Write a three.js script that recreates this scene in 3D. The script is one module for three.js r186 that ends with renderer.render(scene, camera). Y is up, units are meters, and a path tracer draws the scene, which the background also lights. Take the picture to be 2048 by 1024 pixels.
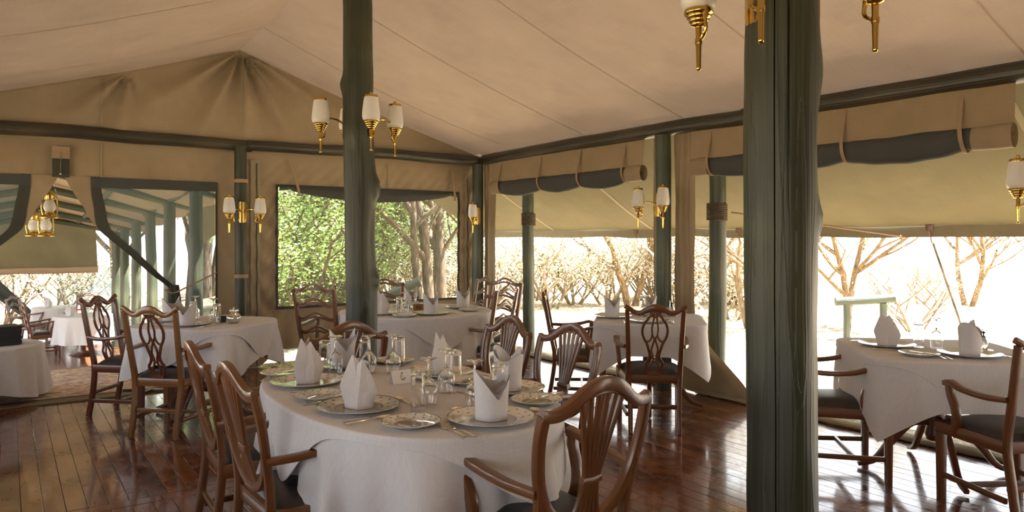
import * as THREE from 'three';
import { mergeGeometries, toCreasedNormals } from 'three/addons/utils/BufferGeometryUtils.js';
import { ImprovedNoise } from 'three/addons/math/ImprovedNoise.js';

// ---------------------------------------------------------------- camera, sky, sun, exposure
// Axes of the place: the back wall of the tent is the plane z = 0, its right side the plane x = 0,
// the corner where they meet is the origin; y = 0 is the wooden floor.
const scene = new THREE.Scene();
const camera = new THREE.PerspectiveCamera(2 * Math.atan(512 / 1450) * 180 / Math.PI, 2, 0.05, 400);
camera.position.set(-5.33, 1.485, 8.47);
camera.rotation.y = -34.9 * Math.PI / 180;
camera.setViewOffset(2048, 1024, 0, 36, 2048, 1024);      // level camera, lens shifted as in the photograph

const renderer = new THREE.WebGLRenderer();
renderer.toneMapping = THREE.LinearToneMapping;
renderer.toneMappingExposure = 0.95;
renderer.shadowMap.enabled = true;

{ // hazy bright sky: pale towards the horizon, light blue overhead
  const W = 64, H = 32, d = new Float32Array(W * H * 4);
  for (let j = 0; j < H; j++) {
    const e = Math.max(0, ((j + 0.5) / H - 0.5) * 2), k = Math.pow(e, 0.6);
    for (let i = 0; i < W; i++) { const o = (j * W + i) * 4; d[o] = 4.6 - 2.4 * k; d[o + 1] = 4.6 - 1.9 * k; d[o + 2] = 4.5 - 1.1 * k; d[o + 3] = 1; }
  }
  const t = new THREE.DataTexture(d, W, H, THREE.RGBAFormat, THREE.FloatType);
  t.mapping = THREE.EquirectangularReflectionMapping; t.magFilter = THREE.LinearFilter; t.needsUpdate = true;
  scene.background = t;
}
const sun = new THREE.DirectionalLight(new THREE.Color(1.0, 0.96, 0.90), 45);
sun.name = 'sun';
sun.position.set(9, 22, 6); sun.target.position.set(0, 0, 0);
sun.castShadow = true; sun.shadow.mapSize.set(4096, 4096);
Object.assign(sun.shadow.camera, { left: -25, right: 25, top: 25, bottom: -25, near: 1, far: 80 });
scene.add(sun); scene.add(sun.target);

// ---------------------------------------------------------------- helpers
const V = (x, y, z) => new THREE.Vector3(x, y, z);
const PI = Math.PI, rad = (a) => a * PI / 180, clamp = THREE.MathUtils.clamp, lerp = THREE.MathUtils.lerp, sstep = THREE.MathUtils.smoothstep;
function rng(seed) { let s = seed >>> 0; return () => { s = (s + 0x6d2b79f5) | 0; let t = Math.imul(s ^ (s >>> 15), 1 | s); t = (t + Math.imul(t ^ (t >>> 7), 61 | t)) ^ t; return ((t ^ (t >>> 14)) >>> 0) / 4294967296; }; }
const hash2 = (x, y, s) => { let h = Math.imul(x | 0, 374761393) ^ Math.imul(y | 0, 668265263) ^ Math.imul(s | 0, 2147483647); h = Math.imul(h ^ (h >>> 13), 1274126177); return ((h ^ (h >>> 16)) >>> 0) / 4294967296; };
const PN = new ImprovedNoise();
const noise = (x, y, z = 0) => PN.noise(x + 31.7, y + 17.3, z + 5.1);
function fbm(x, y, z = 0, o = 3) { let s = 0, a = 0.5; for (let i = 0; i < o; i++) { s += a * noise(x, y, z); x *= 2.03; y *= 2.03; z *= 2.03; a *= 0.5; } return s; }

const taken = new Map();
function numbered(name) { const n = taken.get(name) ?? 0; taken.set(name, n + 1); return n ? name + '_' + String(n).padStart(3, '0') : name; }
function tag(o, label, category, group, kind) { if (label) o.userData.label = label; if (category) o.userData.category = category; if (group) o.userData.group = group; if (kind) o.userData.kind = kind; return o; }
function mesh(name, geo, mat, parent) { const m = new THREE.Mesh(geo, mat); m.name = name; m.castShadow = m.receiveShadow = true; if (parent) parent.add(m); return m; }
function single(name, geo, mat, label, category, group) { const m = mesh(numbered(name), geo, mat, scene); return tag(m, label, category, group); }
function thing(name, label, category, p = [0, 0, 0], turn = 0, group) { const g = new THREE.Group(); g.name = numbered(name); g.position.set(...p); g.rotation.y = turn; scene.add(g); return tag(g, label, category, group); }
function struct(name, geo, mat, label) { const m = geo ? mesh(numbered(name), geo, mat, scene) : new THREE.Group(); if (!geo) { m.name = numbered(name); scene.add(m); } m.userData.kind = 'structure'; if (label) m.userData.label = label; return m; }
function copyOf(o, p, turn, label, group) { const c = o.clone(); c.name = numbered(o.name.replace(/_\d{3}$/, '')); c.userData = { ...o.userData }; if (p) c.position.set(...p); if (turn !== undefined) c.rotation.y = turn; if (label) c.userData.label = label; if (group) c.userData.group = group; scene.add(c); return c; }

function flat(g) { const h = g.index ? g.toNonIndexed() : g; for (const k of Object.keys(h.attributes)) if (!['position', 'normal', 'uv'].includes(k)) h.deleteAttribute(k); return h; }
function merge(list) { return list.length === 1 ? flat(list[0]) : mergeGeometries(list.map(flat)); }
const moved = (g, x, y, z) => { g.translate(x, y, z); return g; };

// surface over a grid of parameters, smooth normals; f(u, v) -> [x, y, z]; uv in metres through uvf
function grid(nu, nv, f, { closed = false, uvf = null, skip = null, us = null, vs = null } = {}) {
  const pos = [], uv = [], idx = [];
  for (let j = 0; j <= nv; j++) for (let i = 0; i <= nu; i++) {
    const u = us ? us[i] : i / nu, v = vs ? vs[j] : j / nv, p = f(u, v); pos.push(p[0], p[1], p[2]);
    const t = uvf ? uvf(u, v, p) : [u, v]; uv.push(t[0], t[1]);
  }
  for (let j = 0; j < nv; j++) for (let i = 0; i < nu; i++) {
    if (skip && skip(i, j)) continue;
    const a = j * (nu + 1) + i, b = a + 1, c = a + nu + 1, d = c + 1; idx.push(a, b, d, a, d, c);
  }
  const g = new THREE.BufferGeometry();
  g.setAttribute('position', new THREE.Float32BufferAttribute(pos, 3)); g.setAttribute('uv', new THREE.Float32BufferAttribute(uv, 2)); g.setIndex(idx); g.computeVertexNormals();
  if (closed) { const n = g.attributes.normal; for (let j = 0; j <= nv; j++) { const a = j * (nu + 1), b = a + nu, s = V(n.getX(a) + n.getX(b), n.getY(a) + n.getY(b), n.getZ(a) + n.getZ(b)).normalize(); n.setXYZ(a, s.x, s.y, s.z); n.setXYZ(b, s.x, s.y, s.z); } }
  return g;
}
// cross-sections: closed loops of [across, along 'up']
function rectSec(w, t, r = 0.004, k = 2) { const a = w / 2, b = t / 2, o = []; for (const [sx, sy, q] of [[1, 1, 0], [-1, 1, 1], [-1, -1, 2], [1, -1, 3]]) for (let i = 0; i <= k; i++) { const th = (q + i / k) * PI / 2; o.push([sx * (a - r) + r * Math.cos(th), sy * (b - r) + r * Math.sin(th)]); } return o; }
function circSec(r, n = 10, r2 = r) { return Array.from({ length: n }, (_, i) => [r * Math.cos(i / n * 2 * PI), r2 * Math.sin(i / n * 2 * PI)]); }
// a section swept along a path
function sweep(path, sec, { up = V(0, 0, 1), scale = null, crease = 0.7, loop = false, caps = true } = {}) {
  const n = path.length, m = sec.length, pos = [], uv = [], idx = [], T = V(), B = V(), N = V(), per = [0];
  for (let k = 0; k < m; k++) { const a = sec[k], b = sec[(k + 1) % m]; per.push(per[k] + Math.hypot(a[0] - b[0], a[1] - b[1])); }
  let len = 0;
  for (let i = 0; i < n; i++) {
    const p0 = path[loop ? (i - 1 + n - 1) % (n - 1) : Math.max(0, i - 1)], p1 = path[loop ? (i + 1) % (n - 1) : Math.min(n - 1, i + 1)];
    if (i) len += path[i].distanceTo(path[i - 1]);
    T.subVectors(p1, p0).normalize(); B.crossVectors(T, up); if (B.lengthSq() < 1e-8) B.set(1, 0, 0); B.normalize(); N.crossVectors(B, T);
    const s = scale ? scale(i / (n - 1)) : [1, 1];
    for (let k = 0; k <= m; k++) { const [a, b] = sec[k % m]; pos.push(path[i].x + B.x * a * s[0] + N.x * b * s[1], path[i].y + B.y * a * s[0] + N.y * b * s[1], path[i].z + B.z * a * s[0] + N.z * b * s[1]); uv.push(per[k], len); }
  }
  for (let i = 0; i < n - 1; i++) for (let k = 0; k < m; k++) { const a = i * (m + 1) + k, b = a + 1, c = a + m + 1, d = c + 1; idx.push(a, d, b, a, c, d); }
  if (caps && !loop) for (const e of [0, n - 1]) {
    const c = pos.length / 3; let x = 0, y = 0, z = 0; const o = e * (m + 1);
    for (let k = 0; k < m; k++) { x += pos[(o + k) * 3] / m; y += pos[(o + k) * 3 + 1] / m; z += pos[(o + k) * 3 + 2] / m; }
    pos.push(x, y, z); uv.push(0.01, e ? len : 0);
    for (let k = 0; k < m; k++) if (e) idx.push(c, o + k, o + k + 1); else idx.push(c, o + k + 1, o + k);
  }
  const g = new THREE.BufferGeometry();
  g.setAttribute('position', new THREE.Float32BufferAttribute(pos, 3)); g.setAttribute('uv', new THREE.Float32BufferAttribute(uv, 2)); g.setIndex(idx);
  return toCreasedNormals(g.toNonIndexed(), crease);
}
const curve = (pts, n = 16, closed = false) => new THREE.CatmullRomCurve3(pts.map((p) => p.isVector3 ? p : V(...p)), closed, 'centripetal').getPoints(n);
const bar = (p, q, w, t, up = V(0, 0, 1), r = 0.004, s1 = null) => sweep([V(...p), V(...q)], rectSec(w, t, r), { up, scale: s1 ? (k) => [lerp(1, s1, k), lerp(1, s1, k)] : null });
const rod = (p, q, r, n = 10) => sweep([V(...p), V(...q)], circSec(r, n), { up: Math.abs(p[1] - q[1]) > 0.8 * Math.hypot(p[0] - q[0], p[1] - q[1], p[2] - q[2]) ? V(0, 0, 1) : V(0, 1, 0), crease: 1.0 });
const tube = (pts, r, n = 8, k = 14) => sweep(curve(pts, k), circSec(r, n), { up: V(0.13, 0.21, 0.97).normalize(), crease: 1.2 });
const lathe = (prof, seg = 24) => new THREE.LatheGeometry(prof.map(([r, y]) => new THREE.Vector2(r, y)), seg);
const box = (w, h, d, x = 0, y = 0, z = 0, r = 0.004) => moved(sweep([V(0, -h / 2, 0), V(0, h / 2, 0)], rectSec(w, d, Math.min(r, w / 3, d / 3)), { up: V(0, 0, 1) }), x, y, z);
// a peeled log with wandering axis, knots and drying cracks
function logGeo(p, q, r0, r1, { seed = 1, wob = 0.012, n = 40, m = 20, knots = [], cracks = [], rough = 0.02 } = {}) {
  const P = V(...p), Q = V(...q), D = Q.clone().sub(P), L = D.length(), T = D.clone().normalize(), ref = Math.abs(T.y) > 0.7 ? V(1, 0, 0) : V(0, 1, 0), B = ref.clone().cross(T).normalize(), A = B.clone().cross(T).normalize();
  // for an upright log angle 0 points to +x and a quarter turn to +z
  if (Math.abs(T.y) > 0.7) { B.set(1, 0, 0); A.set(0, 0, 1); }
  const angs = Array.from({ length: m }, (_, i) => i / m * 2 * PI);
  for (const c of cracks) for (const o of [-2.2, -1, 0, 1, 2.2]) angs.push(((c.a + o * c.w) % (2 * PI) + 2 * PI) % (2 * PI));
  angs.sort((a, b) => a - b); angs.push(angs[0] + 2 * PI);
  const g = grid(angs.length - 1, n, (a, t) => {
    const s = seed * 7.31, wx = wob * 2 * noise(t * L * 0.5, s, 1) + wob * noise(t * L * 1.7, s, 4), wy = wob * 2 * noise(t * L * 0.5, s, 9) + wob * noise(t * L * 1.7, s, 14);
    const ca = Math.cos(a), sa = Math.sin(a);
    let r = lerp(r0, r1, t) * (1 + 0.09 * noise(t * L * 0.9, ca + s, sa) + rough * 1.5 * noise(t * L * 5, ca * 2.5 + s, sa * 2.5));
    for (const k of knots) { let da = Math.abs(a % (2 * PI) - k.a); da = Math.min(da, 2 * PI - da); const dy = (t * L - k.y) / k.s, w = Math.exp(-(da * da) / (k.w * k.w) - dy * dy); r += k.h * w; if (k.pit) r -= k.h * 0.8 * Math.exp(-(da * da) / (k.w * k.w * 0.08) - dy * dy * 9); }
    for (const c of cracks) if (t > c.t0 && t < c.t1) { let da = Math.abs(a % (2 * PI) - c.a); da = Math.min(da, 2 * PI - da); const e = Math.min(1, (t - c.t0) * 8, (c.t1 - t) * 8); if (da < c.w * 0.6) r -= c.d * e; }
    const x = P.clone().addScaledVector(D, t).addScaledVector(B, ca * r + wx).addScaledVector(A, sa * r + wy); return [x.x, x.y, x.z];
  }, { closed: true, us: angs, uvf: (a, t) => [a * r0, t * L] });
  const endCap = (t, flip) => { const c = []; const pa = g.attributes.position, row = (t ? n : 0) * angs.length; const o = V(); for (let i = 0; i < angs.length; i++) o.add(V(pa.getX(row + i), pa.getY(row + i), pa.getZ(row + i))); o.multiplyScalar(1 / angs.length); const uvs = []; for (let i = 0; i < angs.length - 1; i++) { const u = row + i + (flip ? 1 : 0), w = row + i + (flip ? 0 : 1); c.push(o.x, o.y, o.z, pa.getX(u), pa.getY(u), pa.getZ(u), pa.getX(w), pa.getY(w), pa.getZ(w)); uvs.push(0, 0, 0.02, 0, 0, 0.02); } const h = new THREE.BufferGeometry(); h.setAttribute('position', new THREE.Float32BufferAttribute(c, 3)); h.setAttribute('uv', new THREE.Float32BufferAttribute(uvs, 2)); h.computeVertexNormals(); return h; };
  return mergeGeometries([flat(g), endCap(0, true), endCap(1, false)]);
}

// ---------------------------------------------------------------- textures
function dataTex(n, h, f, srgb = true) { const d = new Uint8Array(n * h * 4); for (let j = 0; j < h; j++) for (let i = 0; i < n; i++) { const c = f(i / n, j / h, i, j), o = (j * n + i) * 4; for (let k = 0; k < 3; k++) d[o + k] = clamp(c[k] ?? c[0], 0, 1) * 255; d[o + 3] = 255; } const t = new THREE.DataTexture(d, n, h); t.wrapS = t.wrapT = THREE.RepeatWrapping; t.magFilter = THREE.LinearFilter; t.minFilter = THREE.LinearMipmapLinearFilter; if (srgb) t.colorSpace = THREE.SRGBColorSpace; t.needsUpdate = true; return t; }
const rep = (t, x, y = x) => { const c = t.clone(); c.repeat.set(x, y); c.needsUpdate = true; return c; };
// noise that tiles: blend of shifted copies
const tn = (u, v, fx, fy, s) => { const a = noise(u * fx, v * fy, s), b = noise((u - 1) * fx, v * fy, s), c = noise(u * fx, (v - 1) * fy, s), d = noise((u - 1) * fx, (v - 1) * fy, s); return lerp(lerp(a, b, u), lerp(c, d, u), v) * 1.25; };
const canvasTex = dataTex(512, 512, (u, v, i, j) => { const k = 0.95 + 0.05 * tn(u, v, 3, 3, 2) + 0.03 * tn(u, v, 9, 9, 5) + 0.014 * tn(u, v, 60, 8, 7) + 0.014 * tn(u, v, 8, 60, 8) + 0.05 * (hash2(i, j, 3) - 0.5); return [k, k * 0.995, k * 0.98]; });
const weaveTex = dataTex(256, 256, (u, v, i, j) => { const k = 0.5 + 0.2 * ((i & 3) < 2 ? 1 : -1) * ((j & 3) < 2 ? 1 : -1) + 0.25 * (hash2(i, j, 8) - 0.5); return [k, k, k]; }, false);
const grainTex = dataTex(512, 1024, (u, v, i, j) => { const w = tn(u, v, 5, 1.2, 3) * 0.35; const g = tn(u + w * 0.12, v, 46, 2.2, 11), h = tn(u, v, 120, 6, 21), p = hash2(i, j >> 4, 5) > 0.93 ? -0.14 : 0; const k = 0.8 + 0.22 * g + 0.14 * h + 0.22 * w + p; return [k, k * 0.96 - 0.02, k * 0.9 - 0.03]; });
const plankTex = dataTex(512, 1024, (u, v, i, j) => { const g = tn(u, v, 26, 1.6, 13), h = tn(u, v, 90, 5, 23), b = tn(u, v, 3, 3, 31), c = tn(u, v, 9, 7, 37), st = Math.max(0, tn(u, v, 6, 12, 41) - 0.22) * 1.1; const k = 0.78 + 0.16 * g + 0.1 * h + 0.26 * b + 0.14 * c - st; return [k, k * 0.95 - 0.02, k * 0.88 - 0.03]; });
const plankRough = dataTex(512, 512, (u, v, i, j) => { const s = 0.42 + 0.34 * tn(u, v, 5, 5, 3) + 0.22 * tn(u, v, 23, 23, 9); const k = s + 0.10 * tn(u, v, 70, 6, 61) + 0.08 * tn(u, v, 6, 70, 67); return [k, k, k]; }, false);
const logTex = dataTex(256, 1024, (u, v, i, j) => { const g = tn(u, v, 24, 2.5, 3), h = tn(u, v, 60, 3, 5), b = tn(u, v, 3, 4, 7), p = Math.max(0, tn(u, v, 5, 9, 12) - 0.25); const k = 0.74 + 0.2 * g + 0.16 * h + 0.28 * b + 0.6 * p; return [k * (1 + 0.15 * b), k, k * (0.94 + 0.3 * p)]; });
const logBump = dataTex(256, 1024, (u, v) => { const k = 0.55 + 0.3 * tn(u, v, 30, 2, 3) + 0.3 * tn(u, v, 70, 3, 5) - (Math.abs(tn(u, v, 12, 1.1, 17)) < 0.02 ? 0.4 : 0); return [k, k, k]; }, false);
const spotTex = dataTex(256, 256, (u, v, i, j) => { const k = 0.5 + 0.5 * tn(u, v, 18, 18, 3) + 0.35 * tn(u, v, 50, 50, 5); return [k, k, k]; }, false);
const linenTex = dataTex(256, 256, (u, v, i, j) => { const k = 0.965 + 0.03 * tn(u, v, 40, 3, 2) + 0.03 * tn(u, v, 3, 40, 4) + 0.03 * (hash2(i, j, 3) - 0.5); return [k, k, k]; });
const soilTex = dataTex(512, 512, (u, v, i, j) => { const k = 0.8 + 0.25 * tn(u, v, 4, 4, 2) + 0.2 * tn(u, v, 17, 17, 5) + 0.25 * tn(u, v, 60, 60, 8) + 0.1 * (hash2(i, j, 3) - 0.5); return [k, k * 0.95, k * 0.85]; });
const rugTex = dataTex(512, 512, (u, v, i, j) => { const a = tn(u, v, 7, 16, 2), b = tn(u, v, 16, 30, 6), c = tn(u, v, 40, 60, 9); const m = a + 0.7 * b; const base = m > 0.18 ? [0.80, 0.62, 0.56] : m < -0.2 ? [0.66, 0.60, 0.58] : [0.90, 0.80, 0.70]; return base.map((x) => x * (0.95 + 0.25 * c) + 0.05 * (hash2(i, j, 1) - 0.5)); });
const barkTex = dataTex(256, 512, (u, v, i, j) => { const k = 0.7 + 0.5 * tn(u, v, 20, 5, 3) + 0.3 * tn(u, v, 50, 20, 5); return [k, k * 0.95, k * 0.9]; });

function canvasPrint(w, h, draw) { const c = document.createElement('canvas'); c.width = w; c.height = h; draw(c.getContext('2d'), w, h); const t = new THREE.CanvasTexture(c); t.colorSpace = THREE.SRGBColorSpace; t.magFilter = THREE.LinearFilter; return t; }
// printed china: blue hatching in the well, sprigs round the rim, a green line at the edge
const chinaTex = (stripes) => canvasPrint(1024, 1024, (x, w) => {
  x.fillStyle = '#e9e6e0'; x.fillRect(0, 0, w, w); const c = w / 2, R = rng(7);
  x.save(); x.beginPath(); x.arc(c, c, w * 0.285, 0, 7); x.clip(); x.strokeStyle = '#2c3560'; x.lineWidth = w * 0.008;
  for (let k = -40; k < 40; k++) { x.beginPath(); x.moveTo(c + k * w * 0.0195 - (stripes ? w * 0.2 : 0), 0); x.lineTo(c + k * w * 0.0195 + (stripes ? w * 0.2 : 0), w); x.stroke(); }
  x.lineWidth = w * 0.003; for (let k = -60; k < 60; k++) { x.beginPath(); x.moveTo(0, c + k * w * 0.016); x.lineTo(w, c + k * w * 0.016); x.stroke(); }
  x.restore(); x.strokeStyle = '#39406a'; x.lineWidth = w * 0.006; x.beginPath(); x.arc(c, c, w * 0.285, 0, 7); x.stroke();
  for (let ring = 0; ring < 2; ring++) { const n = ring ? 17 : 13, r = w * (ring ? 0.435 : 0.355); for (let k = 0; k < n; k++) { const a = (k + ring * 0.5) / n * 2 * PI; x.save(); x.translate(c + r * Math.cos(a), c + r * Math.sin(a)); x.rotate(a + R() * 2); x.fillStyle = k % 3 ? '#2f3556' : '#34463c'; for (let l = 0; l < 5; l++) { x.save(); x.rotate(l * 1.3 + R()); x.beginPath(); x.ellipse(w * 0.014, 0, w * 0.013, w * 0.0048, 0, 0, 7); x.fill(); x.restore(); } x.restore(); } }
  x.strokeStyle = '#4c5f55'; x.lineWidth = w * 0.014; x.beginPath(); x.arc(c, c, w * 0.489, 0, 7); x.stroke();
});

// ---------------------------------------------------------------- materials
const std = (o) => new THREE.MeshStandardMaterial({ side: THREE.DoubleSide, ...o });
const phy = (o) => new THREE.MeshPhysicalMaterial({ side: THREE.DoubleSide, ...o });
const lin = (r, g, b) => new THREE.Color().setRGB(r, g, b);
const M = {};
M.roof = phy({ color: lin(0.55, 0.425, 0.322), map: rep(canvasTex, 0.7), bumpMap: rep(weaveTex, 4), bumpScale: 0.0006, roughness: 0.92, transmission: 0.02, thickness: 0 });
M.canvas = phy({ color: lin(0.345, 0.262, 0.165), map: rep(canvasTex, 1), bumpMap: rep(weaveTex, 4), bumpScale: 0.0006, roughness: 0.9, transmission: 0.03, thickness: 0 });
M.awning = phy({ color: lin(0.175, 0.145, 0.074), map: rep(canvasTex, 0.8), roughness: 0.92, transmission: 0.02, thickness: 0 });
M.hem = std({ color: lin(0.36, 0.30, 0.20), map: rep(canvasTex, 2), roughness: 0.92 });
M.strap = std({ color: lin(0.36, 0.255, 0.16), map: rep(canvasTex, 4), roughness: 0.85 });
M.roll = std({ color: lin(0.060, 0.064, 0.062), map: rep(canvasTex, 2), bumpMap: rep(weaveTex, 6), bumpScale: 0.0006, roughness: 0.8 });
M.darkhem = std({ color: lin(0.045, 0.047, 0.035), roughness: 0.85 });
M.seam = std({ color: lin(0.56, 0.41, 0.285), roughness: 0.9 });
M.mesh = std({ color: lin(0.17, 0.24, 0.24), roughness: 0.9, transparent: true, opacity: 0.52 });
M.winmesh = std({ color: lin(0.42, 0.44, 0.36), roughness: 0.9, transparent: true, opacity: 0.24 });
M.log = phy({ color: lin(0.048, 0.056, 0.026), map: rep(logTex, 2, 0.6), bumpMap: rep(logBump, 2, 0.6), bumpScale: 0.004, roughness: 0.5, clearcoat: 0.12, clearcoatRoughness: 0.4 });
M.logpale = phy({ color: lin(0.105, 0.130, 0.085), map: rep(logTex, 2, 0.6), bumpMap: rep(logBump, 2, 0.6), bumpScale: 0.004, roughness: 0.5, clearcoat: 0.2, clearcoatRoughness: 0.4 });
M.beam = phy({ color: lin(0.070, 0.062, 0.040), map: rep(logTex, 2, 0.6), bumpMap: rep(logBump, 2, 0.6), bumpScale: 0.004, roughness: 0.45, clearcoat: 0.3, clearcoatRoughness: 0.35 });
const wood = (r, g, b, o = {}) => phy({ color: lin(r, g, b), map: rep(grainTex, 6, 2), bumpMap: rep(grainTex, 6, 2), bumpScale: 0.0004, roughness: 0.36, clearcoat: 0.6, clearcoatRoughness: 0.16, ...o });
M.mahogany = wood(0.235, 0.095, 0.032);
M.redwood = wood(0.19, 0.058, 0.026);
M.goldwood = wood(0.33, 0.155, 0.048);
M.palewood = wood(0.29, 0.135, 0.062);
M.leather = phy({ color: lin(0.022, 0.020, 0.020), bumpMap: rep(spotTex, 8), bumpScale: 0.0007, roughness: 0.42, clearcoat: 0.2, clearcoatRoughness: 0.4 });
M.linen = phy({ color: lin(0.72, 0.70, 0.71), map: rep(linenTex, 5), bumpMap: rep(weaveTex, 9), bumpScale: 0.0003, roughness: 0.88, sheen: 0.2, sheenRoughness: 0.7, sheenColor: lin(1, 1, 1) });
M.napkin = phy({ color: lin(0.70, 0.675, 0.69), map: rep(linenTex, 9), bumpMap: rep(weaveTex, 14), bumpScale: 0.0002, roughness: 0.85 });
M.china = phy({ color: lin(0.95, 0.95, 0.95), map: chinaTex(false), roughness: 0.12, clearcoat: 0.8, clearcoatRoughness: 0.03 });
M.china2 = phy({ color: lin(0.95, 0.95, 0.95), map: chinaTex(true), roughness: 0.12, clearcoat: 0.8, clearcoatRoughness: 0.03 });
M.porcelain = phy({ color: lin(0.72, 0.73, 0.71), roughness: 0.14, clearcoat: 0.7, clearcoatRoughness: 0.05 });
M.glass = phy({ color: lin(1, 1, 1), roughness: 0.02, transmission: 1, thickness: 0.01, ior: 1.5 });
M.silver = std({ color: lin(0.86, 0.80, 0.66), metalness: 1, roughness: 0.2 });
M.chrome = std({ color: lin(0.75, 0.73, 0.70), metalness: 1, roughness: 0.1 });
M.brass = std({ color: lin(0.64, 0.43, 0.12), metalness: 1, roughness: 0.18 });
M.opal = phy({ color: lin(0.86, 0.84, 0.80), roughness: 0.35, transmission: 0.35, thickness: 0 });
M.rope = std({ color: lin(0.20, 0.17, 0.12), map: rep(barkTex, 20, 4), roughness: 0.95 });
M.whiterope = std({ color: lin(0.75, 0.72, 0.66), roughness: 0.9 });
M.menu = std({ color: lin(0.022, 0.036, 0.045), roughness: 0.5 });
M.paper = std({ color: lin(0.86, 0.85, 0.84), roughness: 0.8 });
M.darkpaper = std({ color: lin(0.05, 0.035, 0.025), roughness: 0.8 });
M.sisal = std({ color: lin(0.30, 0.235, 0.15), map: rep(canvasTex, 6), bumpMap: rep(weaveTex, 12), bumpScale: 0.002, roughness: 0.95 });
M.soil = std({ color: lin(0.62, 0.56, 0.47), map: rep(soilTex, 0.6), roughness: 1 });
M.bark = std({ color: lin(0.26, 0.215, 0.155), map: rep(barkTex, 3, 1), roughness: 0.95 });
M.palebark = std({ color: lin(0.58, 0.49, 0.36), map: rep(barkTex, 3, 1), roughness: 0.95 });
const leafMat = (r, g, b) => phy({ color: lin(r, g, b), roughness: 0.75, transmission: 0.35, thickness: 0 });
M.leafGreen = leafMat(0.31, 0.46, 0.12);
M.leafPale = leafMat(0.68, 0.70, 0.54);
M.leafDry = leafMat(0.66, 0.60, 0.46);

// ---------------------------------------------------------------- the setting: ground, floor, tent
const GY = -0.16;                                            // bare ground beside the deck
const groundY = (x, z) => { const fall = sstep(-z, 1.2, 5.5) * sstep(-x, 0.5, 3.0); return GY - 0.72 * fall + 0.05 * noise(x * 0.4, z * 0.4, 3) * sstep(Math.hypot(x + 3, z - 5), 6, 12); };
struct('ground', grid(90, 90, (u, v) => { const x = -46 + u * 96, z = -50 + v * 90; return [x, groundY(x, z), z]; }, { uvf: (u, v) => [u * 96, v * 90] }), M.soil, 'pale sandy ground round the tent');

{ // floor: boards running away from the door wall, one cross board on the left
  const floor = struct('floor', null, null, 'varnished reddish brown board floor');
  const sub = mesh('floor_joist_deck', box(6.62, 0.12, 11.9, -3.16, -0.085, 5.65, 0.005), std({ color: lin(0.02, 0.012, 0.008), roughness: 0.9 }), floor); sub.name = 'deck';
  const R = rng(41), tones = [[0.25, 0.090, 0.040], [0.30, 0.115, 0.048], [0.21, 0.075, 0.036], [0.35, 0.145, 0.062], [0.27, 0.105, 0.056], [0.23, 0.078, 0.032], [0.39, 0.175, 0.075]];
  const mats = tones.map(([r, g, b]) => phy({ color: lin(r, g, b), map: rep(plankTex, 3.1, 0.8), roughness: 0.5, roughnessMap: rep(plankRough, 1.4), clearcoat: 0.85, clearcoatRoughness: 0.09 }));
  const W = 0.1015;
  const plank = (x, z0, z1, alongX = false) => {
    const g = sweep([V(0, 0, 0), V(0, 0, z1 - z0)], rectSec(W - 0.0022, 0.022, 0.0014, 1), { up: V(0, 1, 0) });
    const uv = g.attributes.uv, ou = R() * 3, ov = R() * 5; for (let i = 0; i < uv.count; i++) uv.setXY(i, uv.getX(i) + ou, uv.getY(i) + ov);
    const m = mesh('plank', g, mats[Math.floor(R() * mats.length)], floor); m.position.set(x, -0.011 - 0.0012 * R(), z0); m.rotation.z = (R() - 0.5) * 0.006; m.rotation.x = (R() - 0.5) * 0.0006;
    if (alongX) { m.rotation.y = PI / 2; m.position.set(z0, -0.011, x); }
  };
  for (let k = 0; k < 64; k++) {
    const x = -6.38 + k * W + W / 2; let z = -0.25; const cross = x < -3.25;
    const cuts = cross ? [[-0.25, 3.86], [3.97, 11.5]] : [[-0.25, 11.5]];
    for (const [a, b] of cuts) { z = a; while (z < b - 0.01) { let e = z + (z > 7 ? 9 : 1.9 + R() * 2.4); if (e > b - 0.9) e = b; plank(x, z + 0.001, Math.min(e, b) - 0.001); z = e; } }
  }
  plank(3.915, -6.38, -4.6, true); plank(3.915, -4.597, -3.25, true);
}

const RX = -3.16, EAVE = 2.615, ridgeY = (z) => 3.61 + 0.045 * clamp(z, 0, 7);
const roofY = (x, z) => { const t = Math.abs(x - RX) / 3.16, k = Math.min(t, 1); return lerp(ridgeY(z), EAVE, t) - 0.075 * Math.sin(PI * k) * sstep(z, -0.3, 1.2) * (0.75 + 0.25 * Math.cos(z * 1.1)) - 0.03 * Math.sin(PI * k) + 0.02 * noise(x * 0.7, z * 0.5, 2) * Math.sin(PI * k); };
{ // ceiling canvas
  const roof = struct('ceiling', null, null, 'tan canvas tent ceiling');
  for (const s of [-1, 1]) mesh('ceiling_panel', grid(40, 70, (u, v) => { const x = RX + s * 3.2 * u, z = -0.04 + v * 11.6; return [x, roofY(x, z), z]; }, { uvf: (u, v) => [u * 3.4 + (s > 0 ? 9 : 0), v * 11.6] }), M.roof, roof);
  // stitched seams from ridge to eave
  for (const s of [-1, 1]) for (let k = 0; k < 8; k++) { const z = 0.9 + k * 1.42; mesh('seam', grid(24, 1, (u, v) => { const x = RX + s * 3.18 * u, zz = z + (v - 0.5) * 0.012; return [x, roofY(x, zz) - 0.003, zz]; }, { uvf: (u, v) => [u * 3, v * 0.02] }), M.seam, roof); }
}

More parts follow.
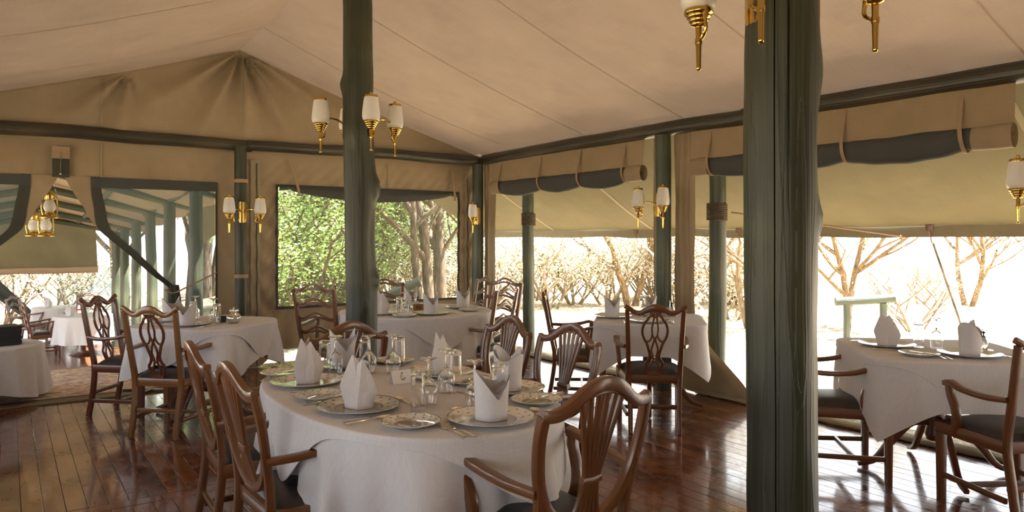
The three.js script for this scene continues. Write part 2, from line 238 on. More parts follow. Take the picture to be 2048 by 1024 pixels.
// ---- back wall: gable above the beam, canvas below it with a window and a door opening
const WX0 = -2.74, WX1 = -0.29, WY0 = 0.67, WY1 = 2.10, DX0 = -6.22, DX1 = -3.41, DY1 = 2.09;
const lines = (edges, step) => { const o = []; for (let i = 0; i < edges.length - 1; i++) { const n = Math.max(1, Math.round((edges[i + 1] - edges[i]) / step)); for (let k = 0; k < n; k++) o.push(lerp(edges[i], edges[i + 1], k / n)); } o.push(edges.at(-1)); return o; };
const gatherZ = (x, y) => { // small puckers round the window and at the foot
  let z = 0.012 * fbm(x * 1.3, y * 1.3, 4) + 0.006 * noise(x * 5, y * 3, 8);
  const wx = clamp(x, WX0, WX1), wy = clamp(y, WY0, WY1), dw = Math.hypot(x - wx, y - wy); const k = Math.exp(-dw / 0.16) * sstep(dw, 0, 0.03);
  z += k * 0.014 * Math.sin((x - y * 0.9) * 38 + 3 * noise(x * 2, y * 2, 1));
  z += 0.02 * sstep(WY0 - y, 0, 0.4) * Math.sin(x * 24 + 2 * noise(x * 2, y, 3));
  if (x < -2.74 && x > -3.4) z += 0.016 * Math.sin((x * 0.8 + y * 0.75) * 26 + 2 * noise(x, y * 2, 7)) * sstep(2.3 - y, 0, 0.5);
  if (x > -0.3) z += 0.012 * Math.sin((x - y) * 22 + 2 * noise(x, y * 2, 7));
  const dd = y - DY1; if (x < DX1 && dd > 0) z += 0.012 * Math.exp(-dd / 0.10) * Math.sin(x * 42 + 3 * noise(x * 2, y, 5));
  return z;
};
{
  const wall = struct('wall_back', null, null, 'tan canvas back wall with gable, window and door');
  const xs = lines([-6.32, DX0, DX1, WX0, WX1, 0.04], 0.035), ys = lines([0.0, WY0, DY1, WY1, 2.62], 0.035);
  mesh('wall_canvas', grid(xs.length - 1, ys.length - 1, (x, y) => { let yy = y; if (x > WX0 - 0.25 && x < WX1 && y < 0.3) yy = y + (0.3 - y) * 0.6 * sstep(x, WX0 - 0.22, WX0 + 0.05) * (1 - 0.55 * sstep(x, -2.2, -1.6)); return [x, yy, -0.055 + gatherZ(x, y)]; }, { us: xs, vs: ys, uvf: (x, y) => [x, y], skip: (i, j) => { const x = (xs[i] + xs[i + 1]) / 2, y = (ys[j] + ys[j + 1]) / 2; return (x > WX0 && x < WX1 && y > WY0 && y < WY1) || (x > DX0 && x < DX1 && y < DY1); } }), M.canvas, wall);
  // gable with folds that spread from its peak
  const top = (x) => roofY(x, -0.02) + 0.01;
  const pleat = (x, y) => { const out = (ax, ay, amp, n, fall, ph) => { const dx = x - ax, dy = ay - y, r = Math.hypot(dx, dy), a = Math.atan2(dx, dy); return amp * Math.exp(-r / fall) * Math.min(1, r / 0.12) * Math.pow(0.5 + 0.5 * Math.sin(a * n + ph + 0.8 * noise(a * 2, 3)), 1.6) * (r / (r + 0.2)); };
    return out(RX, 3.6, 0.40, 13, 0.60, 0.6) + out(-4.30, 3.20, 0.36, 9, 0.42, 2.2) * sstep(-4.22 - x, -0.05, 0.1) + 0.015 * fbm(x, y, 8); };
  mesh('gable_canvas', grid(220, 46, (u, v) => { const x = -6.34 + u * 6.38, y = lerp(2.45, top(x), v); return [x, y, -0.02 + pleat(x, y) * sstep(1 - v, 0, 0.06) * sstep(v, 0, 0.25)]; }, { uvf: (u, v, p) => [p[0], p[1]] }), M.canvas, wall);
  for (const [x, y0] of [[RX, 2.55], [-4.53, 2.55]]) mesh('seam', grid(1, 30, (u, v) => { const y = lerp(y0, top(x) - 0.015, v), xx = x + (u - 0.5) * 0.016; return [xx, y, -0.012 + pleat(xx, y) * sstep(v, 0, 0.25) * sstep(1 - v, 0, 0.06)]; }), M.hem, wall);
  mesh('seam', grid(1, 16, (u, v) => [-4.53 + (u - 0.5) * 0.014, lerp(2.10, 2.46, v), -0.045 + gatherZ(-4.53, lerp(2.1, 2.46, v))]), M.hem, wall);
  mesh('seam', grid(1, 12, (u, v) => [-1.32 + (u - 0.5) * 0.014, lerp(2.11, 2.48, v), -0.045 + gatherZ(-1.32, lerp(2.11, 2.48, v))]), M.hem, wall);
  // zipped tape left of the window and beside the corner pole
  const tape = (x, w, y0, y1) => { const t = mesh('zip_tape', grid(6, 60, (u, v) => { const y = lerp(y0, y1, v); return [x + (u - 0.5) * w, y, -0.028 + gatherZ(x, y) + 0.006 * Math.sin(y * 60) * Math.abs(u - 0.5)]; }, { uvf: (u, v) => [u * w, v * 2] }), M.hem, wall); mesh('zip', grid(1, 30, (u, v) => { const y = lerp(y0, y1 - 0.04, v); return [x + w * 0.1 + (u - 0.5) * 0.012, y, -0.02 + gatherZ(x, y)]; }), M.darkhem, t); };
  tape(-2.985, 0.11, 0.02, 2.38); tape(-0.155, 0.07, 0.02, 2.34);
}
{ // window in the back wall
  const w = struct('window_1', null, null, 'insect mesh window with dark hem and sagging rolled cover');
  const hemz = (x, y) => -0.035 + gatherZ(x, y) * 0.7;
  const hem = (x0, y0, x1, y1) => mesh('window_hem', grid(Math.ceil((x1 - x0) / 0.04), Math.ceil((y1 - y0) / 0.04), (u, v) => { const x = lerp(x0, x1, u), y = lerp(y0, y1, v); return [x, y, hemz(x, y) + 0.008]; }), M.darkhem, w);
  hem(WX0 - 0.02, WY0 - 0.02, WX1 + 0.02, WY0 + 0.012); hem(WX0 - 0.02, WY1 - 0.012, WX1 + 0.02, WY1 + 0.012); hem(WX0 - 0.02, WY0, WX0 + 0.012, WY1); hem(WX1 - 0.012, WY0, WX1 + 0.02, WY1);
  mesh('mesh_pane', grid(30, 20, (u, v) => [lerp(WX0, WX1, u), lerp(WY0, WY1, v), -0.045 + 0.01 * Math.sin(u * PI) * Math.sin(v * PI)]), M.winmesh, w);
  const sagY = (u) => { const a = u < 0.07 ? u / 0.07 : u > 0.93 ? (1 - u) / 0.07 : 0, k = clamp((u - 0.07) / 0.86, 0, 1); return 2.035 - 0.10 * Math.sin(PI * k) ** 0.8 + 0.02 * a; };
  mesh('rolled_cover', grid(70, 12, (u, v) => { const x = lerp(WX0 + 0.01, WX1 - 0.01, u), b = sagY(u), y = lerp(WY1, b, v); return [x, y, -0.02 + 0.045 * Math.sin(v * PI * 0.92) + 0.006 * noise(x * 8, y * 20)]; }, { uvf: (u, v) => [u * 2.4, v * 0.2] }), M.roll, w);
  for (const [x, lean] of [[-2.60, 0.10], [-0.40, 0.02]]) mesh('strap', sweep(curve([[x, 2.40, -0.02], [x + lean * 0.6, 2.2, 0.015], [x + lean, 1.995, 0.03], [x + lean, 1.985, -0.02]], 14), rectSec(0.032, 0.004, 0.0015, 1), { up: V(0, 0, 1) }), M.strap, w);
}
{ // door: two mesh flaps drawn aside from the middle
  const d = struct('door_1', null, null, 'tent door with two mesh flaps tied back');
  const free = new THREE.CatmullRomCurve3([[-4.87, 2.13], [-4.79, 1.97], [-4.69, 1.80], [-4.58, 1.60], [-4.31, 1.34], [-4.08, 1.11], [-3.86, 0.92]].map(([x, y]) => V(x, y, 0)), false, 'centripetal').getPoints(60);
  const xfree = (y) => { for (let i = 0; i < free.length - 1; i++) if (y <= free[i].y && y >= free[i + 1].y) return lerp(free[i].x, free[i + 1].x, (free[i].y - y) / (free[i].y - free[i + 1].y + 1e-9)); return y > 1 ? free[0].x : free.at(-1).x; };
  const flap = (mir) => {
    const f = new THREE.Group(); f.name = 'door_flap'; d.add(f); const mx = (x) => mir ? -9.76 - x : x;
    const surf = (s0, s1, y0, y1, off, nu = 10, nv = 40) => grid(nu, nv, (u, v) => { const y = lerp(y1(0), y0, v), s = lerp(s0(y), s1(y), u), xf = xfree(y), x = lerp(xf, DX1, s), k = clamp((2.1 - y) / 1.2, 0, 1); return [mx(x), y, -0.05 + off + k * 0.035 * Math.sin(s * 21 + y * 3) + 0.02 * k * (1 - s)]; }, { uvf: (u, v, p) => [p[0], p[1]] });
    const b1 = (y) => clamp(0.16 - (2.1 - y) * 0.30, 0.0, 0.16), b2 = (y) => b1(y) + 0.06 + (2.1 - y) * 0.07;
    const top = () => 2.11;
    mesh('canvas_border', surf(() => 0, b1, 1.56, top, 0.010), M.canvas, f);
    mesh('dark_hem', surf(b1, b2, 0.92, top, 0.016), M.darkhem, f);
    mesh('mesh_panel', surf(b2, () => 0.985, 0.92, () => 2.09, 0.0, 40, 50), M.mesh, f);
    mesh('top_band', surf(b1, () => 1, 2.0, () => 2.105, 0.022, 40, 6), M.roll, f);
    mesh('side_hem', grid(1, 30, (u, v) => [mx(DX1 - 0.012 + u * 0.024), lerp(2.1, 0.02, v), -0.03]), M.darkhem, f);
    mesh('gathered_cloth', grid(40, 26, (u, v) => { const a = u * 2 * PI, y = lerp(0.98, 0.03, v), r = (0.05 + 0.05 * v) * (1 + 0.22 * Math.sin(a * 6 + 2 * v)); return [mx(-3.85 + 0.05 * v + r * Math.cos(a) * 0.9), y, -0.02 + r * Math.sin(a) * 0.6]; }, { closed: true }), M.darkhem, f);
    mesh('lower_mesh', grid(24, 20, (u, v) => { const y = lerp(0.92, 0.03, v), xa = lerp(-3.86, -3.80, v); return [mx(lerp(xa, DX1, u)), y, -0.05 + 0.02 * Math.sin(u * 9)]; }), M.mesh, f);
    mesh('tie_strap', sweep(curve([[mx(-3.93), 0.93, -0.05], [mx(-3.87), 0.90, 0.07], [mx(-3.72), 0.96, 0.05], [mx(-3.42), 1.10, 0.0]], 16), rectSec(0.035, 0.004, 0.0015, 1), { up: V(0, 1, 0.2).normalize() }), M.strap, f);
  };
  flap(false); flap(true);
  // placket with zip pull above the parting
  mesh('placket', box(0.155, 0.12, 0.012, -4.885, 2.335, 0.0), M.strap, d);
  mesh('placket_lining', box(0.145, 0.22, 0.006, -4.885, 2.20, -0.012), M.darkhem, d);
  mesh('zip_pull', merge([rod([-4.885, 2.335, 0.012], [-4.89, 2.13, 0.012], 0.005, 6), moved(new THREE.SphereGeometry(0.011, 10, 8), -4.89, 2.12, 0.012)]), M.chrome, d);
}

struct('wall_front', grid(40, 16, (u, v) => { const x = lerp(-6.34, 0.04, u); return [x, lerp(0, roofY(x, 11.45), v), 11.5 + 0.02 * fbm(x, v * 3, 2)]; }, { uvf: (u, v) => [u * 6.4, v * 3] }), M.canvas, 'tan canvas end wall behind the camera');

{ const zs = lines([-0.05, 0.5, 3.2, 3.8, 6.7, 7.3, 10.6, 11.5], 0.12), ys = lines([0, 0.75, 2.05, 2.62], 0.12);
  struct('wall_left', grid(zs.length - 1, ys.length - 1, (z, y) => [-6.36 + 0.015 * fbm(z, y, 3), y, z], { us: zs, vs: ys, uvf: (z, y) => [z, y], skip: (i, j) => { const z = (zs[i] + zs[i + 1]) / 2, y = (ys[j] + ys[j + 1]) / 2; return y > 0.75 && y < 2.05 && ((z > 0.5 && z < 3.2) || (z > 3.8 && z < 6.7) || (z > 7.3 && z < 10.6)); } }), M.canvas, 'tan canvas side wall with open windows beside the camera'); }

// ---- log frame
const log = (name, g, mat, label, cat) => single(name, g, mat, label, cat);
const camSide = Math.atan2(0.572, 0.82);                     // angle of the right-hand silhouette of an upright log
log('log_beam', logGeo([-6.45, 2.535, 0.02], [-3.05, 2.535, 0.02], 0.072, 0.064, { seed: 3, knots: [0.35, 0.8, 1.15, 1.5, 2.1, 2.6, 3.0].map((y, i) => ({ a: 3.6 + 0.5 * Math.sin(i * 2.3), y, s: 0.022, w: 0.25, h: 0.012, pit: true })) }), M.beam, 'dark green log beam above the door flaps', 'beam');
log('log_beam', logGeo([-3.10, 2.535, 0.03], [-0.02, 2.535, 0.03], 0.060, 0.070, { seed: 5, knots: [0.5, 1.0, 1.5, 2.0, 2.5].map((y, i) => ({ a: 3.6 + 0.5 * Math.sin(i * 2.9), y, s: 0.022, w: 0.25, h: 0.012, pit: true })) }), M.beam, 'dark log beam above the mesh window', 'beam');
log('log_beam', logGeo([0.0, 2.545, 0.10], [0.0, 2.565, 4.6], 0.066, 0.072, { seed: 7, n: 60, cracks: [{ a: 2.55, w: 0.05, d: 0.012, t0: 0.08, t1: 0.9 }] }), M.beam, 'dark log beam running from the corner above the open side', 'beam');
log('log_beam', logGeo([0.01, 2.56, 4.4], [0.0, 2.55, 11.5], 0.072, 0.078, { seed: 9, n: 70, cracks: [{ a: 2.6, w: 0.05, d: 0.012, t0: 0.05, t1: 0.6 }] }), M.beam, 'dark log beam above the widest rolled blind', 'beam');
log('log_beam', logGeo([-6.32, 2.55, -0.1], [-6.32, 2.55, 11.5], 0.07, 0.07, { seed: 11, n: 60 }), M.beam, 'log beam along the side behind the camera', 'beam');
log('log_pole', logGeo([RX - 0.02, 0, 0.10], [RX - 0.02, 2.50, 0.10], 0.066, 0.064, { seed: 13, n: 40, wob: 0.006 }), M.log, 'slim green pole with tan straps left of the mesh window', 'pole');
log('log_pole', logGeo([-0.05, 0, 0.09], [-0.05, 2.49, 0.09], 0.078, 0.075, { seed: 15, n: 40, wob: 0.006 }), M.logpale, 'green corner pole where two beams meet', 'pole');
log('log_pole', logGeo([-0.02, 0, 3.47], [-0.02, 2.50, 3.45], 0.080, 0.078, { seed: 17, n: 40, wob: 0.006 }), M.logpale, 'green pole between the two rolled blinds', 'pole');
log('log_pole', logGeo([0.0, 0, 6.74], [0.0, 2.50, 6.74], 0.08, 0.078, { seed: 19, n: 30 }), M.logpale, 'green pole at the end of the widest blind', 'pole');
for (const z of [0.1, 3.5, 7.0]) log('log_pole', logGeo([-6.32, 0, z], [-6.32, 2.49, z], 0.08, 0.078, { seed: 21 + z, n: 20 }), M.log, ['green pole at the far end of the door wall', 'green pole on the open side left of the view', 'green pole on the open side beside the camera'][z < 1 ? 0 : z < 5 ? 1 : 2], 'pole');
// the two thick posts that carry the ridge
log('ridge_post', logGeo([RX + 0.01, 0, 3.37], [RX - 0.03, ridgeY(3.37) - 0.01, 3.37], 0.122, 0.102, { seed: 23, n: 110, m: 40, wob: 0.010, rough: 0.03, knots: [
  { a: camSide, y: 1.86, s: 0.085, w: 0.45, h: 0.05, pit: true }, { a: camSide + 0.1, y: 1.17, s: 0.05, w: 0.5, h: 0.03 }, { a: camSide + 0.5, y: 2.9, s: 0.07, w: 0.4, h: 0.018, pit: true }, { a: camSide + 1.5, y: 2.25, s: 0.07, w: 0.45, h: 0.02, pit: true }, { a: camSide + 2.9, y: 2.62, s: 0.06, w: 0.4, h: 0.025 }, { a: camSide + 1.0, y: 0.98, s: 0.03, w: 0.2, h: 0.012, pit: true }, { a: camSide + 0.25, y: 1.5, s: 0.26, w: 0.45, h: -0.028 }] }), M.log, 'thick knotty dark green ridge post behind the oval table', 'post');
log('ridge_post', logGeo([RX + 0.0, 0, 6.97], [RX - 0.01, ridgeY(6.97) - 0.01, 6.97], 0.116, 0.119, { seed: 27, n: 110, m: 44, wob: 0.008, rough: 0.02, knots: [
  { a: camSide - 0.05, y: 2.05, s: 0.10, w: 0.5, h: 0.016 }, { a: camSide + 0.45, y: 1.55, s: 0.05, w: 0.22, h: 0.02, pit: true }, { a: camSide + 0.3, y: 1.78, s: 0.12, w: 0.3, h: -0.012 }], cracks: [{ a: camSide + 1.72, w: 0.028, d: 0.03, t0: 0.40, t1: 0.98 }, { a: camSide + 2.1, w: 0.014, d: 0.016, t0: 0.02, t1: 0.8 }] }), M.log, 'thick cracked dark green ridge post beside the square tables', 'post');
// straps round the pole by the door
for (const y of [2.12, 1.06]) single('pole_strap', moved(lathe([[0.069, -0.02], [0.074, -0.02], [0.074, 0.02], [0.069, 0.02], [0.069, -0.02]], 28), RX - 0.02, y, 0.10), M.strap, y > 2 ? 'tan webbing strap high on the slim door pole' : 'tan webbing strap low on the slim door pole', 'strap');

// ---- open right side: two rolled blinds
function blind(z0, z1, straps, label, seed) {
  const b = thing('rolled_blind', label, 'blind', [0, 0, 0]);
  const bot = (z) => { let k = 0; for (let i = 0; i < straps.length - 1; i++) if (z >= straps[i] && z <= straps[i + 1]) k = Math.sin(PI * (z - straps[i]) / (straps[i + 1] - straps[i])) ** 0.7; return 2.07 - 0.052 * k; };
  const L = z1 - z0;
  mesh('canvas_top', grid(Math.ceil(L / 0.04), 14, (u, v) => { const z = lerp(z0, z1, u), y = lerp(2.50, 2.17, v); return [-0.005 + 0.02 * fbm(z * 1.5, y * 2, seed) + 0.008 * Math.sin(z * 9 + y * 8) * v - 0.03 * v, y, z]; }, { uvf: (u, v) => [u * L, v * 0.33] }), M.canvas, b);
  const roll = (name, a, c, mat, fat) => mesh(name, grid(Math.ceil((c - a) / 0.03), 18, (u, v) => { const z = lerp(a, c, u), yb = bot(z), yt = 2.225 + 0.01 * noise(z * 3, seed), cy = (yt + yb) / 2, ry = (yt - yb) / 2 + fat, t = v * 2 * PI; let rx = 0.050 + 0.012 * noise(z * 4, Math.cos(t), seed) + fat; for (const s of straps) { const w = Math.exp(-(((z - s) / 0.06) ** 2)); rx *= 1 - 0.10 * w; } return [-0.028 + rx * Math.cos(t), cy + ry * Math.sin(t) + 0.006 * noise(z * 7, Math.sin(t) * 2, seed), z]; }, { closed: false, uvf: (u, v) => [u * (c - a), v * 0.4] }), mat, b);
  roll('rolled_mesh', z0 + 0.16, z1 - 0.2, M.roll, 0); roll('rolled_canvas_end', z0 + 0.0, z0 + 0.20, M.canvas, 0.006); roll('rolled_canvas_end', z1 - 0.24, z1, M.canvas, 0.006);
  for (const s of straps) mesh('strap', sweep(curve([[0.0, 2.49, s - 0.02], [-0.05, 2.33, s - 0.01], [-0.090, 2.2, s], [-0.088, 2.12, s + 0.01], [-0.03, bot(s) - 0.012, s + 0.01], [0.03, 2.08, s + 0.01]], 24), rectSec(0.028, 0.004, 0.0015, 1), { up: V(1, 0, 0) }), M.strap, b);
}
blind(0.40, 3.20, [0.62, 1.48, 2.22, 2.94], 'rolled dark blind with tan straps between corner and next pole', 31);
blind(3.84, 6.50, [4.06, 5.36, 6.20], 'wide rolled dark blind with tan straps near the square tables', 33);
blind(6.98, 10.6, [7.2, 8.4, 9.6, 10.4], 'rolled blind on the open side beyond the view', 35);

// canvas curtains beside the poles of the open side
function curtain(label, rows, z, folds, seed) { const c = single('canvas_curtain', grid(24, 60, (u, v) => { const r = rows(v), y = lerp(2.5, 0.012, v), zz = lerp(r[0], r[1], u); return [r[2] + 0.018 * Math.sin(u * folds * PI + 1.5 * noise(y * 1.2, seed)) + 0.006 * noise(zz * 8, y * 6, seed), y, zz]; }, { uvf: (u, v) => [u * 0.4, v * 2.5] }), M.canvas, label, 'curtain'); return c; }
curtain('tan canvas curtain strip beside the corner pole', () => [0.13, 0.40, 0.03], 0, 3, 2);
curtain('narrow tan canvas strip on the far side of blind pole', () => [3.26, 3.39, 0.05], 0, 2, 3);
curtain('tan canvas curtain beside blind pole, spreading over the floor edge', (v) => { const k = sstep(v, 0.62, 1.0); return [3.54, 3.79 + 0.62 * k * k, 0.06 + 0.03 * k]; }, 0, 4, 4);
// canvas skirt lying rolled along the floor edge
const skirt = (z0, z1, label, seed) => single('floor_skirt', grid(Math.ceil((z1 - z0) / 0.03), 14, (u, v) => { const z = lerp(z0, z1, u), t = v * 2 * PI, r = 0.035 + 0.015 * noise(z * 4, Math.cos(t) * 2, seed) + 0.01 * noise(z * 14, t, seed); return [0.11 + 0.02 * noise(z, seed) + (r + 0.035) * Math.cos(t), 0.018 + Math.max(-0.016, r * 0.75 * Math.sin(t)), z]; }), M.hem, label, 'canvas skirt');
skirt(0.4, 3.3, 'rolled canvas skirt on the floor edge behind the ladder-back chairs', 5); skirt(3.8, 4.75, 'rolled canvas skirt at the foot of the canvas curtain', 6); skirt(4.7, 6.7, 'rolled canvas skirt on the floor edge behind the nearest square table', 7);

{ // awning outside the open side
  const aw = struct('awning_canvas', null, null, 'olive canvas awning outside the open side');
  const ay = (x, z) => lerp(2.64, 1.60, x / 1.75) - 0.05 * Math.sin(PI * clamp(x / 1.75, 0, 1)) + 0.018 * fbm(x * 1.5, z * 0.9, 3) + 0.012 * Math.sin(z * 4 + x * 3) * (x / 1.75) * Math.exp(-((z - 2.2) ** 2) / 6);
  const Z0 = -2.7, Z1 = 12;
  mesh('awning_panel', grid(30, 130, (u, v) => { const x = u * 1.75, z = lerp(Z0, Z1, v); return [x, ay(x, z), z]; }, { uvf: (u, v) => [u * 2, v * 13.6] }), M.awning, aw);
  mesh('awning_hem', grid(3, 130, (u, v) => { const z = lerp(Z0, Z1, v); return [1.752 + 0.012 * Math.sin(z * 3), ay(1.75, z) + 0.004 - u * 0.11, z]; }, { uvf: (u, v) => [u * 0.1, v * 13.6] }), M.hem, aw);
  for (const z of [1.62, 6.35, -0.5]) mesh('seam', grid(24, 1, (u, v) => { const x = 0.05 + u * 1.68, zz = z + (v - 0.5) * 0.05; return [x, ay(x, zz) - 0.004, zz]; }), M.hem, aw);
  for (const z of [1.3, 3.0, 5.15]) mesh('buckle', merge([box(0.02, 0.05, 0.07, 1.735, ay(1.75, z) - 0.02, z), rod([1.735, ay(1.75, z) - 0.05, z], [1.76, ay(1.75, z) - 0.16, z + 0.01], 0.006, 6)]), M.goldwood, aw);
  // the matching awning on the other long side and the ends
  mesh('awning_panel', grid(8, 30, (u, v) => [-6.32 - u * 1.5, lerp(2.64, 1.95, u), lerp(-0.5, 12, v)], { uvf: (u, v) => [u * 2, v * 12] }), M.awning, aw);
}
for (const [x, z, r, label, s] of [[0.30, 3.86, 0.080, 'pale green verandah pole bound with rope beside the canvas curtain', 41], [0.46, 0.56, 0.078, 'pale green verandah pole bound with rope behind ladder-back chairs', 43]]) {
  const p = thing('verandah_pole', label, 'pole', [x, 0, z]);
  mesh('trunk', logGeo([0, -0.16, 0], [0, s === 41 ? 2.44 : 2.36, 0], r * 1.08, r, { seed: s, n: 40, wob: 0.008, knots: [{ a: 1.9, y: 2.12, s: 0.04, w: 0.4, h: 0.012 }] }), M.logpale, p);
  const coil = []; for (let k = 0; k <= 200; k++) { const a = k / 200 * 9 * 2 * PI; coil.push(V((r + 0.012) * Math.cos(a), 1.655 + k / 200 * 0.165, (r + 0.012) * Math.sin(a))); }
  mesh('rope_binding', sweep(coil, circSec(0.0095, 6), { up: V(0, 1, 0), crease: 1.5 }), M.rope, p);
}
// guy ropes from the awning
for (const [a, b, mat, label] of [[[0.40, 1.73, 3.95], [1.74, 1.50, 4.9], M.strap, 'tan cord from the rope binding to the awning hem'], [[1.76, 1.50, 3.0], [3.4, -0.10, 2.75], M.whiterope, 'white guy rope slanting from the awning behind the square table'], [[1.76, 1.44, 5.17], [3.2, -0.1, 5.0], M.bark, 'dark guy rope slanting down in the bright opening'], [[1.76, 1.5, 1.3], [3.6, -0.12, 1.5], M.whiterope, 'white guy rope slanting behind the ladder-back chairs']]) single('guy_rope', rod(a, b, 0.011, 6), mat, label, 'rope');

// ---------------------------------------------------------------- chairs (each faces its own +z; built once per kind, then cloned)
const X1 = V(1, 0, 0), Y1 = V(0, 1, 0), Z1v = V(0, 0, 1);
const backZ = (y) => -0.215 - Math.max(0, y - 0.45) * 0.22;               // lean of the back
const onBack = (pts, n) => curve(pts.map(([x, y]) => V(x, y, backZ(y) + 0.018 * (Math.abs(x) / 0.24) ** 2)), n);
function seatParts(root, W, wRear = 0.42) {
  const rail = (a, b) => bar(a, b, 0.030, 0.062, Y1, 0.004);
  mesh('seat_frame', merge([rail([-0.245, 0.405, 0.225], [0.245, 0.405, 0.225]), rail([-wRear / 2, 0.405, -0.205], [wRear / 2, 0.405, -0.205]), rail([-0.25, 0.405, 0.235], [-wRear / 2 - 0.002, 0.405, -0.215]), rail([0.25, 0.405, 0.235], [wRear / 2 + 0.002, 0.405, -0.215])]), W, root);
  // drop-in seat
  mesh('seat', grid(20, 26, (u, v) => { const t = Math.min(1, v / 0.8), z = lerp(-0.20, 0.232, u), hw = lerp(wRear / 2 - 0.004, 0.248, u); const a = (v - 0.5) * 2, e = 1 - Math.pow(Math.abs(a), 6), f = 1 - Math.pow(Math.abs(u * 2 - 1), 6); return [a * hw, 0.432 + 0.040 * Math.pow(Math.max(0, e * f), 0.6) + 0.018 * e * f * Math.cos(a * 1.2), z]; }, { uvf: (u, v) => [u * 0.45, v * 0.45] }), M.leather, root);
  for (const s of [-1, 1]) mesh('leg', bar([s * 0.238, 0.43, 0.222], [s * 0.236, 0.0, 0.222], 0.046, 0.046, Z1v, 0.005, 0.82), W, root);
}
function stretchers(root, W) {
  for (const s of [-1, 1]) mesh('stretcher', bar([s * 0.205, 0.135, -0.225], [s * 0.235, 0.135, 0.22], 0.020, 0.030, Y1, 0.003), W, root);
  mesh('stretcher', bar([-0.22, 0.135, 0.03], [0.22, 0.135, 0.03], 0.020, 0.030, Y1, 0.003), W, root);
  mesh('stretcher', bar([-0.20, 0.20, -0.232], [0.20, 0.20, -0.232], 0.020, 0.030, Y1, 0.003), W, root);
}
function arms(root, W, ax = 0.235, ay = 0.655, curl = 0) {
  for (const s of [-1, 1]) {
    const pts = curl ? [[s * (ax - 0.005), ay - 0.005, backZ(0.66) + 0.01], [s * (ax + 0.03), ay - 0.012, -0.14], [s * (ax + 0.05), ay + 0.0, 0.02], [s * (ax + 0.048), ay + 0.018, 0.10], [s * (ax + 0.04), ay + 0.006, 0.145]] : [[s * ax, ay - 0.03, backZ(0.64) + 0.01], [s * (ax + 0.025), ay - 0.022, -0.12], [s * (ax + 0.04), ay + 0.0, 0.04], [s * (ax + 0.038), ay + 0.018, 0.145]];
    mesh('armrest', sweep(curve(pts, 18), rectSec(0.044, 0.029, 0.007), { up: Y1, scale: (t) => [0.78 + 0.32 * t, 1] }), W, root);
    mesh('arm_support', sweep(curve([[s * (ax + 0.038), ay + 0.008, 0.125], [s * (ax + 0.036), ay - 0.05, 0.115], [s * (ax + 0.028), 0.53, 0.085], [s * (ax + 0.02), 0.45, 0.09], [s * (ax + 0.012), 0.385, 0.125]], 18), rectSec(0.033, 0.044, 0.006), { up: Z1v, scale: (t) => [1, 0.85 + 0.35 * t] }), W, root);
  }
}
function rearLegs(root, W, topY, xTop, xSeat = 0.205, xFoot = 0.195) {
  for (const s of [-1, 1]) {
    const pts = [[s * xFoot, 0, -0.275], [s * xFoot, 0.2, -0.238], [s * xSeat, 0.42, -0.216], [s * lerp(xSeat, xTop, 0.35), lerp(0.42, topY, 0.4), backZ(lerp(0.42, topY, 0.4))], [s * xTop, topY, backZ(topY) + 0.012]];
    mesh('rear_leg', sweep(curve(pts, 22), rectSec(0.034, 0.040, 0.006), { up: Z1v, scale: (t) => [0.95 + 0.15 * Math.sin(t * PI), 1.0 - 0.2 * t] }), W, root);
  }
}
